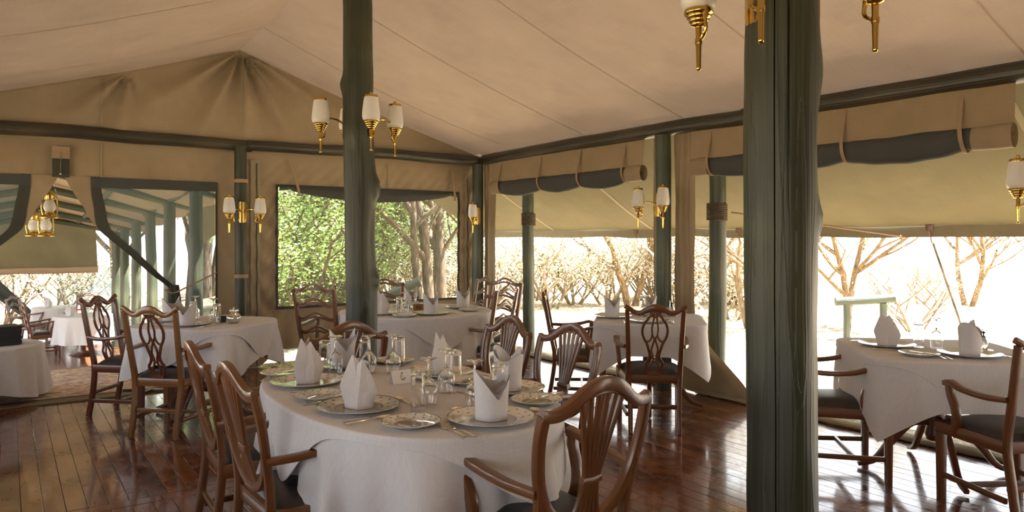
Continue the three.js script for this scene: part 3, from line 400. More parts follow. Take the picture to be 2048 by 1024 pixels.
// ---- shield back with a wheatsheaf splat
function makeShieldChair(W) {
  const root = new THREE.Group(); root.name = 'shield_back_armchair';
  seatParts(root, W); stretchers(root, W); arms(root, W, 0.238, 0.665);
  for (const s of [-1, 1]) mesh('rear_leg', sweep(curve([[s * 0.195, 0, -0.275], [s * 0.197, 0.2, -0.240], [s * 0.20, 0.42, -0.218], [s * 0.213, 0.55, backZ(0.55) + 0.01], [s * 0.233, 0.68, backZ(0.68) + 0.014]], 20), rectSec(0.036, 0.042, 0.007), { up: Z1v, scale: (t) => [1 - 0.25 * t, 1 - 0.25 * t] }), W, root);
  const half = [[0, 0.972], [0.05, 0.964], [0.10, 0.940], [0.145, 0.909], [0.19, 0.889], [0.232, 0.888], [0.258, 0.896]];
  const crest = [...half.slice(1).reverse().map(([x, y]) => [-x, y]), ...half];
  mesh('crest_rail', sweep(onBack(crest, 40), rectSec(0.042, 0.032, 0.006), { up: Z1v, scale: (t) => [0.95 + 0.15 * Math.sin(PI * t) ** 4, 1] }), W, root);
  const u = [[-0.246, 0.890], [-0.250, 0.82], [-0.243, 0.74], [-0.222, 0.65], [-0.175, 0.565], [-0.10, 0.505], [0, 0.478]];
  mesh('shield_frame', sweep(onBack([...u, ...u.slice(0, -1).reverse().map(([x, y]) => [-x, y])], 60), rectSec(0.038, 0.032, 0.006), { up: Z1v }), W, root);
  const ribs = [];
  for (let i = 0; i < 6; i++) { const c = i - 2.5; ribs.push(sweep(onBack([[c * 0.0405, 0.948 - 0.006 * Math.abs(c)], [c * 0.036, 0.90], [c * 0.026, 0.80], [c * 0.0165, 0.70], [c * 0.013, 0.645], [c * 0.014, 0.60], [c * 0.020, 0.54], [c * 0.026, 0.485 + 0.006 * Math.abs(c)]], 26), rectSec(0.0178, 0.017, 0.003, 1), { up: Z1v, scale: (t) => [t < 0.55 ? lerp(1.3, 0.72, t / 0.55) : lerp(0.72, 1.0, (t - 0.55) / 0.45), 1] })); }
  ribs.push(sweep(onBack([[-0.112, 0.925], [-0.06, 0.946], [0, 0.953], [0.06, 0.946], [0.112, 0.925]], 18), rectSec(0.034, 0.017, 0.004, 1), { up: Z1v }));
  ribs.push(sweep(onBack([[-0.044, 0.644], [0, 0.640], [0.044, 0.644]], 8), rectSec(0.026, 0.026, 0.006), { up: Z1v }));
  ribs.push(sweep(onBack([[-0.07, 0.497], [0, 0.492], [0.07, 0.497]], 8), rectSec(0.022, 0.017, 0.004, 1), { up: Z1v }));
  mesh('splat', merge(ribs), W, root);
  return root;
}
// ---- pierced splat with ox-bow crest
function makeSplatChair(W, S = W) {
  const root = new THREE.Group(); root.name = 'pierced_splat_armchair';
  seatParts(root, W, 0.40); stretchers(root, W); arms(root, W, 0.222, 0.665, 1);
  rearLegs(root, W, 0.945, 0.210, 0.192, 0.182);
  const half = [[0, 0.963], [0.035, 0.957], [0.075, 0.937], [0.115, 0.919], [0.160, 0.930], [0.196, 0.956], [0.229, 0.974]];
  mesh('crest_rail', sweep(onBack([...half.slice(1).reverse().map(([x, y]) => [-x, y]), ...half], 44), rectSec(0.044, 0.028, 0.010), { up: Z1v, scale: (t) => [0.8 + 0.45 * Math.sin(PI * t) ** 6, 1] }), W, root);
  const P = [], st = (pts, w = 0.017, n = 26) => { for (const s of [-1, 1]) P.push(sweep(onBack(pts.map(([x, y]) => [s * x, y]), n), rectSec(w, 0.016, 0.004, 1), { up: Z1v })); };
  st([[0.034, 0.935], [0.032, 0.905], [0.052, 0.885], [0.056, 0.872], [0.078, 0.845], [0.093, 0.80], [0.092, 0.76], [0.080, 0.722], [0.068, 0.702]], 0.020);
  st([[0.074, 0.712], [0.060, 0.685], [0.046, 0.640], [0.036, 0.600], [0.042, 0.565], [0.064, 0.528], [0.056, 0.495], [0.044, 0.452]], 0.020);
  st([[0.012, 0.935], [0.010, 0.895], [0.016, 0.850], [0.024, 0.800], [0.020, 0.755], [0.030, 0.720], [0.050, 0.700], [0.070, 0.706]], 0.014);
  st([[0.020, 0.757], [0.004, 0.715], [0.014, 0.680], [0.024, 0.630], [0.012, 0.585], [0.016, 0.545], [0.030, 0.505], [0.020, 0.452]], 0.014);
  st([[0.036, 0.60], [0.018, 0.575], [0.0, 0.56]], 0.014, 8); st([[0.030, 0.903], [0.012, 0.893], [0, 0.890]], 0.014, 8);
  P.push(sweep(onBack([[-0.05, 0.452], [0, 0.450], [0.05, 0.452]], 6), rectSec(0.03, 0.018, 0.004, 1), { up: Z1v }), sweep(onBack([[-0.045, 0.930], [0, 0.936], [0.045, 0.930]], 6), rectSec(0.03, 0.018, 0.004, 1), { up: Z1v }));
  mesh('splat', merge(P), S, root);
  return root;
}
// ---- ladder back
function makeLadderChair(W) {
  const root = new THREE.Group(); root.name = 'ladder_back_armchair';
  seatParts(root, W, 0.40); stretchers(root, W); arms(root, W, 0.222, 0.665);
  rearLegs(root, W, 1.00, 0.226, 0.20, 0.188);
  [1.0, 0.86, 0.725, 0.59].forEach((y, i) => {
    const w = 0.228 - i * 0.005, up = [[-w, y], [-0.15, y - 0.006], [-0.085, y + 0.018], [0, y + 0.047], [0.085, y + 0.018], [0.15, y - 0.006], [w, y]], lo = [[-w, y - 0.018], [-0.15, y - 0.026], [-0.085, y - 0.008], [0, y + 0.008], [0.085, y - 0.008], [0.15, y - 0.026], [w, y - 0.018]];
    mesh('slat', merge([sweep(onBack(up, 34), rectSec(0.021, 0.017, 0.004, 1), { up: Z1v }), sweep(onBack(lo, 34), rectSec(0.021, 0.017, 0.004, 1), { up: Z1v })]), W, root);
  });
  return root;
}
function put(root, cat, label, group, x, z, deg, y = 0) { // copies start at true size
  if (!root.parent) { root.name = numbered(root.name); root.userData = { category: cat }; scene.add(root); root.position.set(x, y, z); root.rotation.y = rad(deg); return tag(root, label, cat, group); } const c = copyOf(root, [x, y, z], rad(deg), label, group); c.scale.set(1, 1, 1); return c; }
const fromBack = (x, z, deg) => [x + 0.315 * Math.sin(rad(deg)), z + 0.315 * Math.cos(rad(deg)), deg];     // given where the crest stands
const shield = makeShieldChair(M.mahogany), splatA = makeSplatChair(M.mahogany), splatB = makeSplatChair(M.goldwood, M.redwood), splatC = makeSplatChair(M.redwood), ladder = makeLadderChair(M.palewood);
const G1 = 'shield-back chairs round the oval table';
const N1 = put(shield, 'chair', 'shield-back armchair at the near end of the oval table, back to the camera', G1, ...fromBack(-3.69, 6.65, 183)); N1.scale.set(0.97, 1.03, 1);
put(shield, 'chair', 'shield-back armchair seen edge-on, nearer of two on the oval table\'s left side', G1, ...fromBack(-4.60, 5.43, 88));
put(shield, 'chair', 'shield-back armchair seen edge-on, farther of two on the oval table\'s left side', G1, ...fromBack(-4.60, 4.77, 92));
put(shield, 'chair', 'shield-back armchair on the oval table\'s right side, nearer to the cracked post', G1, ...fromBack(-2.66, 5.26, -92));
put(shield, 'chair', 'shield-back armchair on the oval table\'s right side, farther from the cracked post', G1, ...fromBack(-2.70, 4.66, -88));
put(shield, 'chair', 'shield-back armchair at the far end of the oval table, facing the camera', G1, ...fromBack(-3.66, 3.78, -6));
put(splatC, 'chair', 'dark red pierced-splat armchair beside the entrance rug', 'pierced-splat chairs', ...fromBack(-4.68, 1.33, 50));
put(splatB, 'chair', 'golden pierced-splat armchair, back to the camera at the cruet table', 'pierced-splat chairs', ...fromBack(-4.47, 2.59, 135));
put(splatA, 'chair', 'pierced-splat armchair seen edge-on left of the square table by the curtain', 'pierced-splat chairs', ...fromBack(-1.23, 3.12, 50));
put(splatA, 'chair', 'pierced-splat armchair, back to the camera at the square table by the curtain', 'pierced-splat chairs', ...fromBack(-1.33, 4.62, 140));
put(splatA, 'chair', 'pierced-splat armchair cut by the picture edge at the nearest square table', 'pierced-splat chairs', -0.84, 6.78, 150);
put(splatA, 'chair', 'pierced-splat armchair half hidden behind the cracked ridge post', 'pierced-splat chairs', -0.92, 5.84, 45);
const G3 = 'ladder-back chairs round the window table';
put(ladder, 'chair', 'ladder-back armchair seen from behind, nearest one right of the window table', G3, -1.66, 2.62, -150);
put(ladder, 'chair', 'ladder-back armchair by the corner, facing left with its back to the verandah pole', G3, -1.22, 2.12, -112);
put(ladder, 'chair', 'ladder-back armchair in front of the corner pole behind two others', G3, -1.16, 1.44, -80);
put(ladder, 'chair', 'ladder-back armchair left of the knotty post, facing the window table', G3, -2.68, 1.58, 55);
put(ladder, 'chair', 'ladder-back armchair under the window, mostly hidden by the knotty post', G3, -2.02, 1.05, 5);

// ---------------------------------------------------------------- tables and cloths
const TY = 0.77;
function clothGeo({ R, L, y = 0, n = 180, folds = 12, amp = 0.03, flare = 0.05, seed = 1, rings = 16, lift = 0, ph = 0, wave = 0 }) {
  const ts = [0, 0.3, 0.6, 0.85, 0.95], bend = 5, nv = ts.length + bend + rings - 1;
  return grid(n, nv, (u, v) => {
    const a = u * 2 * PI, ca = Math.cos(a), sa = Math.sin(a), r0 = R(a) + lift, j = Math.round(v * nv);
    if (j < ts.length) { const r = r0 * ts[j]; return [r * ca, y + lift + 0.0012 * noise(r * ca * 6, r * sa * 6, seed), r * sa]; }
    if (j < ts.length + bend) { const q = (j - ts.length + 1) / bend * PI / 2, r = r0 - 0.018 + 0.018 * Math.sin(q); return [r * ca, y + lift - 0.018 + 0.018 * Math.cos(q), r * sa]; }
    const k = (j - ts.length - bend + 1) / rings, s = k * L(a), f = Math.sin(a * folds + ph + 2.2 * noise(ca * 2, sa * 2, seed)) + 0.5 * Math.sin(a * folds * 2.3 + 1 + 2 * noise(ca * 3, sa * 3, seed + 4));
    const r = r0 + flare * s + amp * Math.pow(s / 0.4, 1.1) * f + wave * s * noise(ca * 3, sa * 3 + s * 2, seed + 8);
    return [r * ca, y + lift - 0.018 - s, r * sa];
  }, { closed: true, uvf: (u, v, p) => [p[0] + p[1] * Math.cos(u * 6.283) * 0.7, p[2] + p[1] * Math.sin(u * 6.283) * 0.7] });
}
const ellipse = (a, b) => (t) => 1 / Math.sqrt((Math.cos(t) / a) ** 2 + (Math.sin(t) / b) ** 2);
const oval = (a, b, p) => (t) => 1 / Math.pow((Math.abs(Math.cos(t)) / a) ** p + (Math.abs(Math.sin(t)) / b) ** p, 1 / p);
const squircle = (h, p = 7, turn = 0) => (t) => { const c = Math.abs(Math.cos(t - turn)), s = Math.abs(Math.sin(t - turn)); return h / Math.pow(c ** p + s ** p, 1 / p); };
// a square cloth on a table: the overhang is longest towards its corners
const cornerDrop = (side, corner, turn, p = 3) => (t) => lerp(side, corner, Math.pow(Math.abs(Math.sin(2 * (t - turn))), p));
const pointDrop = (side, corner, w = 0.5) => (t) => { const q = PI / 2, d = Math.abs(t - Math.round(t / q) * q); return lerp(side, corner, Math.pow(Math.max(0, 1 - d / w), 1.4)); };
function sabreTable(p, label, topGeo, turn = 0, H = TY) {
  const t = thing('dining_table', label, 'table', [p[0], 0, p[1]], turn);
  mesh('tabletop', moved(topGeo, 0, H - 0.03, 0), M.redwood, t);
  mesh('pedestal', moved(lathe([[0.0, 0.20], [0.05, 0.20], [0.06, 0.24], [0.045, 0.3], [0.06, 0.36], [0.055, 0.5], [0.04, 0.62], [0.06, 0.70], [0.12, H - 0.035], [0, H - 0.035]], 20), 0, 0, 0), M.redwood, t);
  for (let k = 0; k < 4; k++) { const a = k * PI / 2 + PI / 4, c = Math.cos(a), s = Math.sin(a); mesh('leg', sweep(curve([[0.03 * c, 0.33, 0.03 * s], [0.14 * c, 0.31, 0.14 * s], [0.26 * c, 0.18, 0.26 * s], [0.36 * c, 0.055, 0.36 * s], [0.46 * c, 0.022, 0.46 * s]], 20), rectSec(0.038, 0.060, 0.008), { up: Y1, scale: (q) => [1.1 - 0.35 * q, 1.2 - 0.75 * q] }), M.redwood, t); }
  return t;
}
const disc = (R, th = 0.028) => { const g = grid(60, 4, (u, v) => { const a = u * 2 * PI, r = R(a) - 0.012, q = [[0, th], [1, th], [1, 0], [0, 0]][Math.min(3, Math.round(v * 3))]; return [r * q[0] * Math.cos(a), q[1] - th, r * q[0] * Math.sin(a)]; }, { vs: [0, 0.34, 0.67, 1, 1] }); return toCreasedNormals(g.toNonIndexed(), 0.6); };
function dressed(p, turn, R, base, over, names) {
  sabreTable(p, names[0], disc(R), turn);
  const b = single('tablecloth', clothGeo({ R, y: TY, seed: p[0] * 7, ...base }), M.linen, names[1], 'tablecloth'); b.position.set(p[0], 0, p[1]); b.rotation.y = turn;
  if (over) { const o = single('overlay_cloth', clothGeo({ R, y: TY, lift: 0.006, seed: p[0] * 5 + 3, ...over }), M.linen, names[2], 'tablecloth'); o.position.set(p[0], 0, p[1]); o.rotation.y = turn; const pa = o.geometry.attributes.position, n = over.n ?? 180, row = pa.count - n - 1, edge = []; for (let i = 0; i <= n; i++) edge.push(V(pa.getX(row + i), pa.getY(row + i), pa.getZ(row + i))); mesh('hem', sweep(edge, circSec(0.0022, 5), { up: Y1, loop: true, crease: 2 }), M.linen, o); }
}
const T1 = [-3.81, 5.37], T2 = [-3.95, 1.98], T3 = [-2.02, 2.08], T4 = [-0.66, 3.90], T5 = [-0.47, 6.22], TOP = TY + 0.0075;
dressed(T1, 0, oval(0.56, 0.915, 2.4), { L: (t) => 0.47 + 0.05 * Math.sin(5 * t), folds: 10, amp: 0.062, flare: 0.05, wave: 0.3, n: 300 }, { L: (t) => 0.02 + 0.25 * Math.pow(Math.abs(Math.cos(t * 2 + 0.35)), 4), folds: 5, amp: 0.012, flare: 0.10, n: 300, hem: true }, ['oval pedestal table in the middle, under white cloths', 'long white cloth falling in folds round the oval table', 'white overlay cloth on top of the oval table']);
dressed(T2, 0, squircle(0.50, 3.6, PI / 4), { L: cornerDrop(0.24, 0.40, PI / 4, 2), folds: 9, amp: 0.035, flare: 0.10, wave: 0.25 }, { L: cornerDrop(0.03, 0.26, 0, 3), folds: 6, amp: 0.012, flare: 0.10 }, ['pedestal table left of the window, under white cloths', 'white cloth hanging in points from the table left of the window', 'white overlay cloth on the table with the silver cruets']);
dressed(T3, 0, ellipse(0.74, 0.74), { L: () => 0.52, folds: 15, amp: 0.030, flare: 0.04, wave: 0.15 }, { L: cornerDrop(0.03, 0.26, 0.9, 3), folds: 5, amp: 0.01, flare: 0.04 }, ['round pedestal table before the mesh window', 'long white cloth in pleats on the round table by the window', 'white overlay cloth on the round table by the window']);
dressed(T4, 0, squircle(0.47, 9, PI / 4), { L: pointDrop(0.24, 0.44), folds: 4, amp: 0.012, flare: 0.10, wave: 0.1 }, { L: cornerDrop(0.02, 0.24, 0, 3), folds: 5, amp: 0.008, flare: 0.04 }, ['square pedestal table between curtain and oval table', 'white cloth with hanging corners on the square table by the curtain', 'white overlay cloth on the square table by the curtain']);
dressed(T5, 0, squircle(0.50, 8, PI / 4), { L: pointDrop(0.27, 0.46), folds: 5, amp: 0.016, flare: 0.12, wave: 0.12 }, { L: cornerDrop(0.02, 0.25, 0, 3), folds: 5, amp: 0.008, flare: 0.04 }, ['square pedestal table with curved legs nearest the open side', 'white cloth with hanging corners on the nearest square table', 'white overlay cloth on the nearest square table']);
{ // low table by the door with a pile of menus
  const p = [-5.50, 0.34], R = ellipse(0.46, 0.46);
  const t = thing('side_table', 'low round table beside the entrance, under a white cloth', 'table', [p[0], 0.021, p[1]]);
  mesh('tabletop', moved(disc(R), 0, 0.485, 0), M.redwood, t); mesh('pedestal', lathe([[0, 0.08], [0.05, 0.08], [0.04, 0.3], [0.07, 0.47], [0, 0.47]], 16), M.redwood, t);
  for (let k = 0; k < 3; k++) { const a = k * 2.09 + 0.05; mesh('leg', sweep(curve([[0, 0.16, 0], [0.2 * Math.cos(a), 0.1, 0.2 * Math.sin(a)], [0.46 * Math.cos(a), 0.022, 0.46 * Math.sin(a)]], 12), rectSec(0.05, 0.04, 0.012), { up: Y1 }), M.redwood, t); }
  const c = single('tablecloth', clothGeo({ R, y: 0.51, L: (a) => 0.40 + 0.04 * Math.sin(3 * a), folds: 8, amp: 0.03, flare: 0.10, seed: 9 }), M.linen, 'white cloth on the low table beside the entrance', 'tablecloth'); c.position.set(p[0], 0, p[1]);
  const Rn = rng(5); for (let k = 0; k < 9; k++) { const b = thing('menu_folder', ['lowest', 'second from the bottom', 'third from the bottom', 'fourth from the bottom', 'middle', 'fourth from the top', 'third from the top', 'second from the top', 'topmost'].map((s) => s + ' dark folder in the pile on the low table')[k], 'menu', [p[0] + 0.10, 0.5185 + k * 0.0185, p[1] + 0.06], 0.18 + (Rn() - 0.5) * 0.1, 'pile of dark menu folders');
    mesh('cover', merge([box(0.34, 0.004, 0.25, 0, 0.0155, 0, 0.001), box(0.34, 0.004, 0.25, 0, 0.002, 0, 0.001), box(0.006, 0.0175, 0.25, -0.168, 0.00875, 0, 0.001)]), M.menu, b); mesh('pages', box(0.325, 0.0095, 0.24, 0.003, 0.00875, 0, 0.001), M.darkpaper, b); }
}
{ // entrance rug on a sisal border
  single('sisal_mat', box(2.55, 0.012, 1.95, -4.95, 0.0072, -0.16, 0.005), M.sisal, 'brown woven mat under the faded rug at the entrance', 'mat').rotation.y = 0;
  const g = grid(60, 50, (u, v) => { const x = lerp(-6.18, -3.75, u), z = lerp(-1.05, 0.63, v); return [x, 0.0185 + 0.002 * noise(x * 3, z * 3), z]; }, { uvf: (u, v) => [u * 2.4, v * 1.7] });
  single('entrance_rug', g, std({ color: lin(0.95, 0.90, 0.86), map: rep(rugTex, 0.6, 0.9), bumpMap: rep(spotTex, 10), bumpScale: 0.003, roughness: 1 }), 'faded pinkish beige rug lying in the tent entrance', 'rug');
}

// ---------------------------------------------------------------- things on the tables
function plateGeo(R) { const k = R / 0.175, g = lathe([[0, 0.002], [0.10 * k, 0.002], [0.108 * k, 0], [0.118 * k, 0.004], [0.172 * k, 0.0175], [0.175 * k, 0.0195], [0.1745 * k, 0.0215], [0.118 * k, 0.0095], [0.108 * k, 0.0062], [0.09 * k, 0.0052], [0, 0.005]], 56); const p = g.attributes.position, uv = g.attributes.uv; for (let i = 0; i < p.count; i++) uv.setXY(i, p.getX(i) / (2 * R) + 0.5, p.getZ(i) / (2 * R) + 0.5); return g; }
const dinnerPlate = plateGeo(0.172), sidePlate = plateGeo(0.112);
const tumblerGeo = lathe([[0.0295, 0], [0.0305, 0], [0.031, 0.003], [0.0285, 0.155], [0.0275, 0.163], [0.024, 0.166], [0, 0.166]], 32), tumblerIn = lathe([[0.0295, 0], [0.0265, 0.14], [0.024, 0.149], [0, 0.150]], 32);
const wineGeo = lathe([[0.0315, 0], [0.033, 0.001], [0.0375, 0.022], [0.0405, 0.05], [0.0375, 0.08], [0.022, 0.105], [0.0065, 0.119], [0.0042, 0.135], [0.0040, 0.172], [0.008, 0.186], [0.034, 0.1945], [0.0365, 0.1965], [0.036, 0.1985], [0, 0.1985]], 36), wineIn = lathe([[0.0315, 0], [0.036, 0.022], [0.039, 0.05], [0.036, 0.079], [0.020, 0.102], [0, 0.111]], 36);
// a glass is one closed body: outer and inner skin meet at the rim
const flipped = (g) => { const h = flat(g.clone()); const p = h.attributes; for (const k of ['position', 'normal', 'uv']) { const a = p[k]; for (let i = 0; i < a.count; i += 3) for (let c = 0; c < a.itemSize; c++) { const t = a.array[(i + 1) * a.itemSize + c]; a.array[(i + 1) * a.itemSize + c] = a.array[(i + 2) * a.itemSize + c]; a.array[(i + 2) * a.itemSize + c] = t; } } const n = p.normal; for (let i = 0; i < n.array.length; i++) n.array[i] *= -1; return h; };
const tumbler = merge([tumblerGeo, flipped(tumblerIn)]), wine = merge([wineGeo, flipped(wineIn)]);
// cutlery lies along z, handle towards +z
const hs = (a, b) => (t) => [lerp(a, b, t), 1];
const handle = (z0, z1, y = 0.004) => sweep(curve([[0, y + 0.002, z0], [0, y + 0.004, lerp(z0, z1, 0.4)], [0, y + 0.001, lerp(z0, z1, 0.8)], [0, y, z1]], 12), rectSec(0.010, 0.003, 0.0012, 1), { up: Y1, scale: (t) => [t < 0.15 ? 0.6 : lerp(0.6, 1.7, t), 1] });
const forkGeo = merge([handle(-0.03, 0.10), sweep(curve([[0, 0.006, -0.028], [0, 0.003, -0.042], [0, 0.003, -0.055]], 6), rectSec(0.022, 0.003, 0.001, 1), { up: Y1, scale: (t) => [lerp(0.35, 1.05, Math.min(1, t * 1.4)), 1] }), ...[-1.5, -0.5, 0.5, 1.5].map((k) => sweep(curve([[k * 0.0062, 0.003, -0.054], [k * 0.006, 0.004, -0.075], [k * 0.0058, 0.009, -0.102]], 5), rectSec(0.0034, 0.0028, 0.0008, 1), { up: Y1, scale: hs(1, 0.6) }))]);
const knifeGeo = merge([sweep(curve([[0, 0.005, 0.0], [0, 0.006, 0.05], [0, 0.005, 0.105]], 8), rectSec(0.013, 0.008, 0.003), { up: Y1, scale: (t) => [lerp(0.75, 1.15, t), 1] }), sweep(curve([[0, 0.005, 0.002], [0.001, 0.004, -0.05], [0.002, 0.004, -0.10], [0.006, 0.004, -0.125]], 12), rectSec(0.019, 0.0022, 0.0008, 1), { up: Y1, scale: (t) => [t < 0.08 ? 0.6 : t > 0.85 ? lerp(1, 0.25, (t - 0.85) / 0.15) : 1, 1] })]);
const butterGeo = knifeGeo.clone().scale(0.8, 0.9, 0.78);
const spoonGeo = (s) => merge([handle(-0.03, 0.09 * s), grid(16, 8, (u, v) => { const a = u * 2 * PI, r = v; return [0.0205 * r * Math.cos(a) * (1 - 0.12 * Math.sin(a)), 0.004 + 0.010 * r * r - 0.002, -0.062 + 0.034 * r * Math.sin(a)]; }, { closed: true }), sweep(curve([[0, 0.0125, -0.028], [0, 0.009, -0.022]], 2), rectSec(0.006, 0.003, 0.001, 1), { up: Y1 })]);
const soupSpoon = spoonGeo(1.1), dessertSpoon = spoonGeo(0.95);

// folded napkins: one closed to a point, one open in a V
function napkinPointed() {
  // creased shells with a rhombic section, widest below the middle, drawn to a tip
  const shell = (h, dx, dz, tip, rot, k) => { const g = grid(32, 18, (u, v) => {
    const a = u * 4, q = Math.floor(a) % 4, f = a - Math.floor(a), c = [[1, 0], [0.12, 1], [-1, 0], [-0.1, -0.8]], p0 = c[q], p1 = c[(q + 1) % 4];
    let x = lerp(p0[0], p1[0], f), z = lerp(p0[1], p1[1], f); const bul = 1 + 0.22 * Math.sin(f * PI) * (1 - v);
    const w = (v < 0.42 ? lerp(0.056, 0.074, v / 0.42) : lerp(0.074, 0.003, Math.pow((v - 0.42) / 0.58, 1.15))) * k, d = (v < 0.42 ? lerp(0.054, 0.048, v / 0.42) : lerp(0.048, 0.004, Math.pow((v - 0.42) / 0.58, 0.8))) * k;
    return [x * w * bul + tip * Math.pow(v, 1.6) + dx, v * h * (1 + 0.03 * x * (1 - v)), z * d * bul + dz * v];
  }, { uvf: (u, v) => [u * 0.4, v * 0.2] }); g.rotateY(rot); return toCreasedNormals(g.toNonIndexed(), 0.5); };
  return merge([shell(0.196, 0, 0.004, 0.014, 0, 1), shell(0.214, -0.004, -0.014, -0.022, 0.25, 0.93), shell(0.150, 0.012, 0.0, 0.034, -0.2, 0.86)]);
}
function napkinOpen(m = 1) {
  // wrapped tube whose edge falls from a tall point to a low crossing and climbs again
  const front = (x) => x < 0.3 ? lerp(0.200, 0.082, (x + 1) / 1.3) : lerp(0.082, 0.168, (x - 0.3) / 0.7), back = (x) => lerp(0.200, 0.168, (x + 1) / 2) - 0.045 * (1 - x * x);
  const shell = (r, H, fl, y0, e) => grid(72, 14, (u, v) => { const a = u * 2 * PI, ca = Math.cos(a), sa = Math.sin(a), y = y0 + v * H(ca, sa), q = r * (0.93 + 0.07 * v) + fl * v * v; return [m * q * 1.05 * ca, y, q * e * sa + 0.004 * v * (sa > 0 ? 1 : 0)]; }, { closed: true, uvf: (u, v) => [u * 0.4, v * 0.2] });
  const inner = (x) => x > 0.2 ? lerp(0.10, 0.205, (x - 0.2) / 0.8) : lerp(0.165, 0.10, (x + 1) / 1.2);
  return merge([shell(0.064, (x, z) => z > 0 ? front(x) : back(x), 0.004, 0, 0.9), shell(0.055, (x, z) => z > 0 ? inner(x) * 0.8 : inner(x), 0.008, 0.001, 0.8), shell(0.046, (x, z) => 0.10 + 0.085 * Math.max(0, -x - 0.1) ** 0.7, 0.010, 0.001, 0.7)]);
}
const napA = napkinPointed(), napB = napkinOpen(), napC = napkinOpen(-1);
const shared = new Map();
function item(name, geo, mat, label, cat, group, x, y, z, turn) { const m = single(name, geo, mat, label, cat, group); m.position.set(x, y, z); m.rotation.y = turn; return m; }
function setting(tx, tz, deg, where, o = {}) {
  const ph = rad(deg), at = (lx, lz) => [tx + lx * Math.cos(ph) + lz * Math.sin(ph), tz - lx * Math.sin(ph) + lz * Math.cos(ph)], add = (name, geo, mat, label, cat, group, lx, lz, y = TOP, turn = 0) => { const [x, z] = at(lx, lz); return item(name, geo, mat, label + ' ' + where, cat, group, x, y, z, ph + turn); };
  const m = o.plain ? M.porcelain : M.china, m2 = o.plain ? M.porcelain : M.china2;
  add('dinner_plate', dinnerPlate, m, o.plain ? 'white dinner plate' : 'patterned dinner plate', 'plate', 'dinner plates', 0, 0, TOP, 0.4);
  if (o.nap !== null) add('folded_napkin', o.nap === 'B' ? napB : o.nap === 'C' ? napC : napA, M.napkin, o.nap !== 'A' ? 'white napkin folded open in a V' : 'white napkin folded to a point', 'napkin', 'folded napkins', o.nx ?? 0, o.nz ?? 0, TOP + 0.0065, Math.atan2(-5.33 - tx, 8.47 - tz) + (o.nt ?? 0) - ph);
  if (o.side !== false) { const [sx, sz] = o.side ?? [-0.315, -0.02]; add('side_plate', sidePlate, m2, o.plain ? 'small white side plate' : 'small patterned side plate', 'plate', 'side plates', sx, sz, TOP); add('butter_knife', butterGeo, M.silver, 'butter knife lying across the side plate', 'knife', 'butter knives', sx + 0.02, sz + 0.01, TOP + 0.0135, 0.5); }
  add('fork', forkGeo, M.silver, 'outer fork', 'fork', 'forks', -0.212, 0.055, TOP); add('fork', forkGeo, M.silver, 'inner fork', 'fork', 'forks', -0.183, 0.075, TOP);
  add('table_knife', knifeGeo, M.silver, 'table knife', 'knife', 'table knives', 0.190, 0.04, TOP); if (!o.few) { add('soup_spoon', soupSpoon, M.silver, 'soup spoon', 'spoon', 'spoons', 0.222, 0.05, TOP); add('dessert_spoon', dessertSpoon, M.silver, 'dessert spoon', 'spoon', 'spoons', 0.03, -0.205, TOP, PI / 2); }
}
const onOval = [['at the near end of the oval table', -3.785, 6.115, 0, { nap: 'B', nt: 0.1, side: [-0.29, -0.11] }], ['on the oval table before the nearer left chair', -4.13, 5.64, -90, { nap: 'A', nt: -0.25, side: [-0.285, 0.06] }], ['on the oval table before the farther left chair', -4.13, 5.01, -90, { nap: 'A', nt: 0.5, side: [-0.29, 0.03] }], ['on the oval table before the nearer right chair', -3.42, 5.70, 90, { nap: 'C', nt: 2.6, side: false }], ['on the oval table before the farther right chair', -3.48, 5.17, 90, { nap: 'A', nt: 0.9, side: [-0.288, 0.0] }], ['at the far end of the oval table', -3.81, 4.66, 180, { nap: 'B', nt: 0, side: [-0.29, -0.05] }]];
for (const [w, x, z, a, o] of onOval) setting(x, z, a, w, o);
item('side_plate', sidePlate, M.china2, 'small patterned side plate right of the near napkin on the oval table', 'plate', 'side plates', -3.46, TOP, 5.975, 0.3);
item('butter_knife', butterGeo, M.silver, 'butter knife on the side plate right of the near napkin', 'knife', 'butter knives', -3.46, TOP + 0.0135, 5.975, 1.9);
const tum = (x, z, l, y = TOP) => item('tumbler', tumbler, M.glass, l, 'glass', 'upturned tumblers', x, y, z, 0), wg = (x, z, l, y = TOP) => item('wine_glass', wine, M.glass, l, 'glass', 'upturned wine glasses', x, y, z, 0);
tum(-3.95, 4.76, 'upturned tumbler left of all glasses at the oval table\'s far end'); tum(-3.74, 4.80, 'upturned tumbler behind the pointed napkin, middle of the oval table\'s far glasses'); tum(-3.55, 4.83, 'upturned tumbler rightmost of the oval table\'s far glasses');
tum(-3.95, 5.82, 'upturned tumbler nearest the camera on the oval table'); tum(-3.55, 5.44, 'upturned tumbler on the oval table before the farther right chair'); tum(-3.58, 5.86, 'upturned tumbler behind the near open napkin');
wg(-3.93, 4.86, 'upturned wine glass leftmost on the oval table'); wg(-3.77, 4.92, 'upturned wine glass before the far open napkin\'s right side'); wg(-3.67, 5.00, 'upturned wine glass behind the place card'); wg(-3.86, 5.745, 'upturned wine glass beside the nearest tumbler'); wg(-3.68, 5.58, 'upturned wine glass in the middle of the oval table\'s right half'); wg(-3.72, 5.89, 'upturned wine glass just left of the near open napkin');
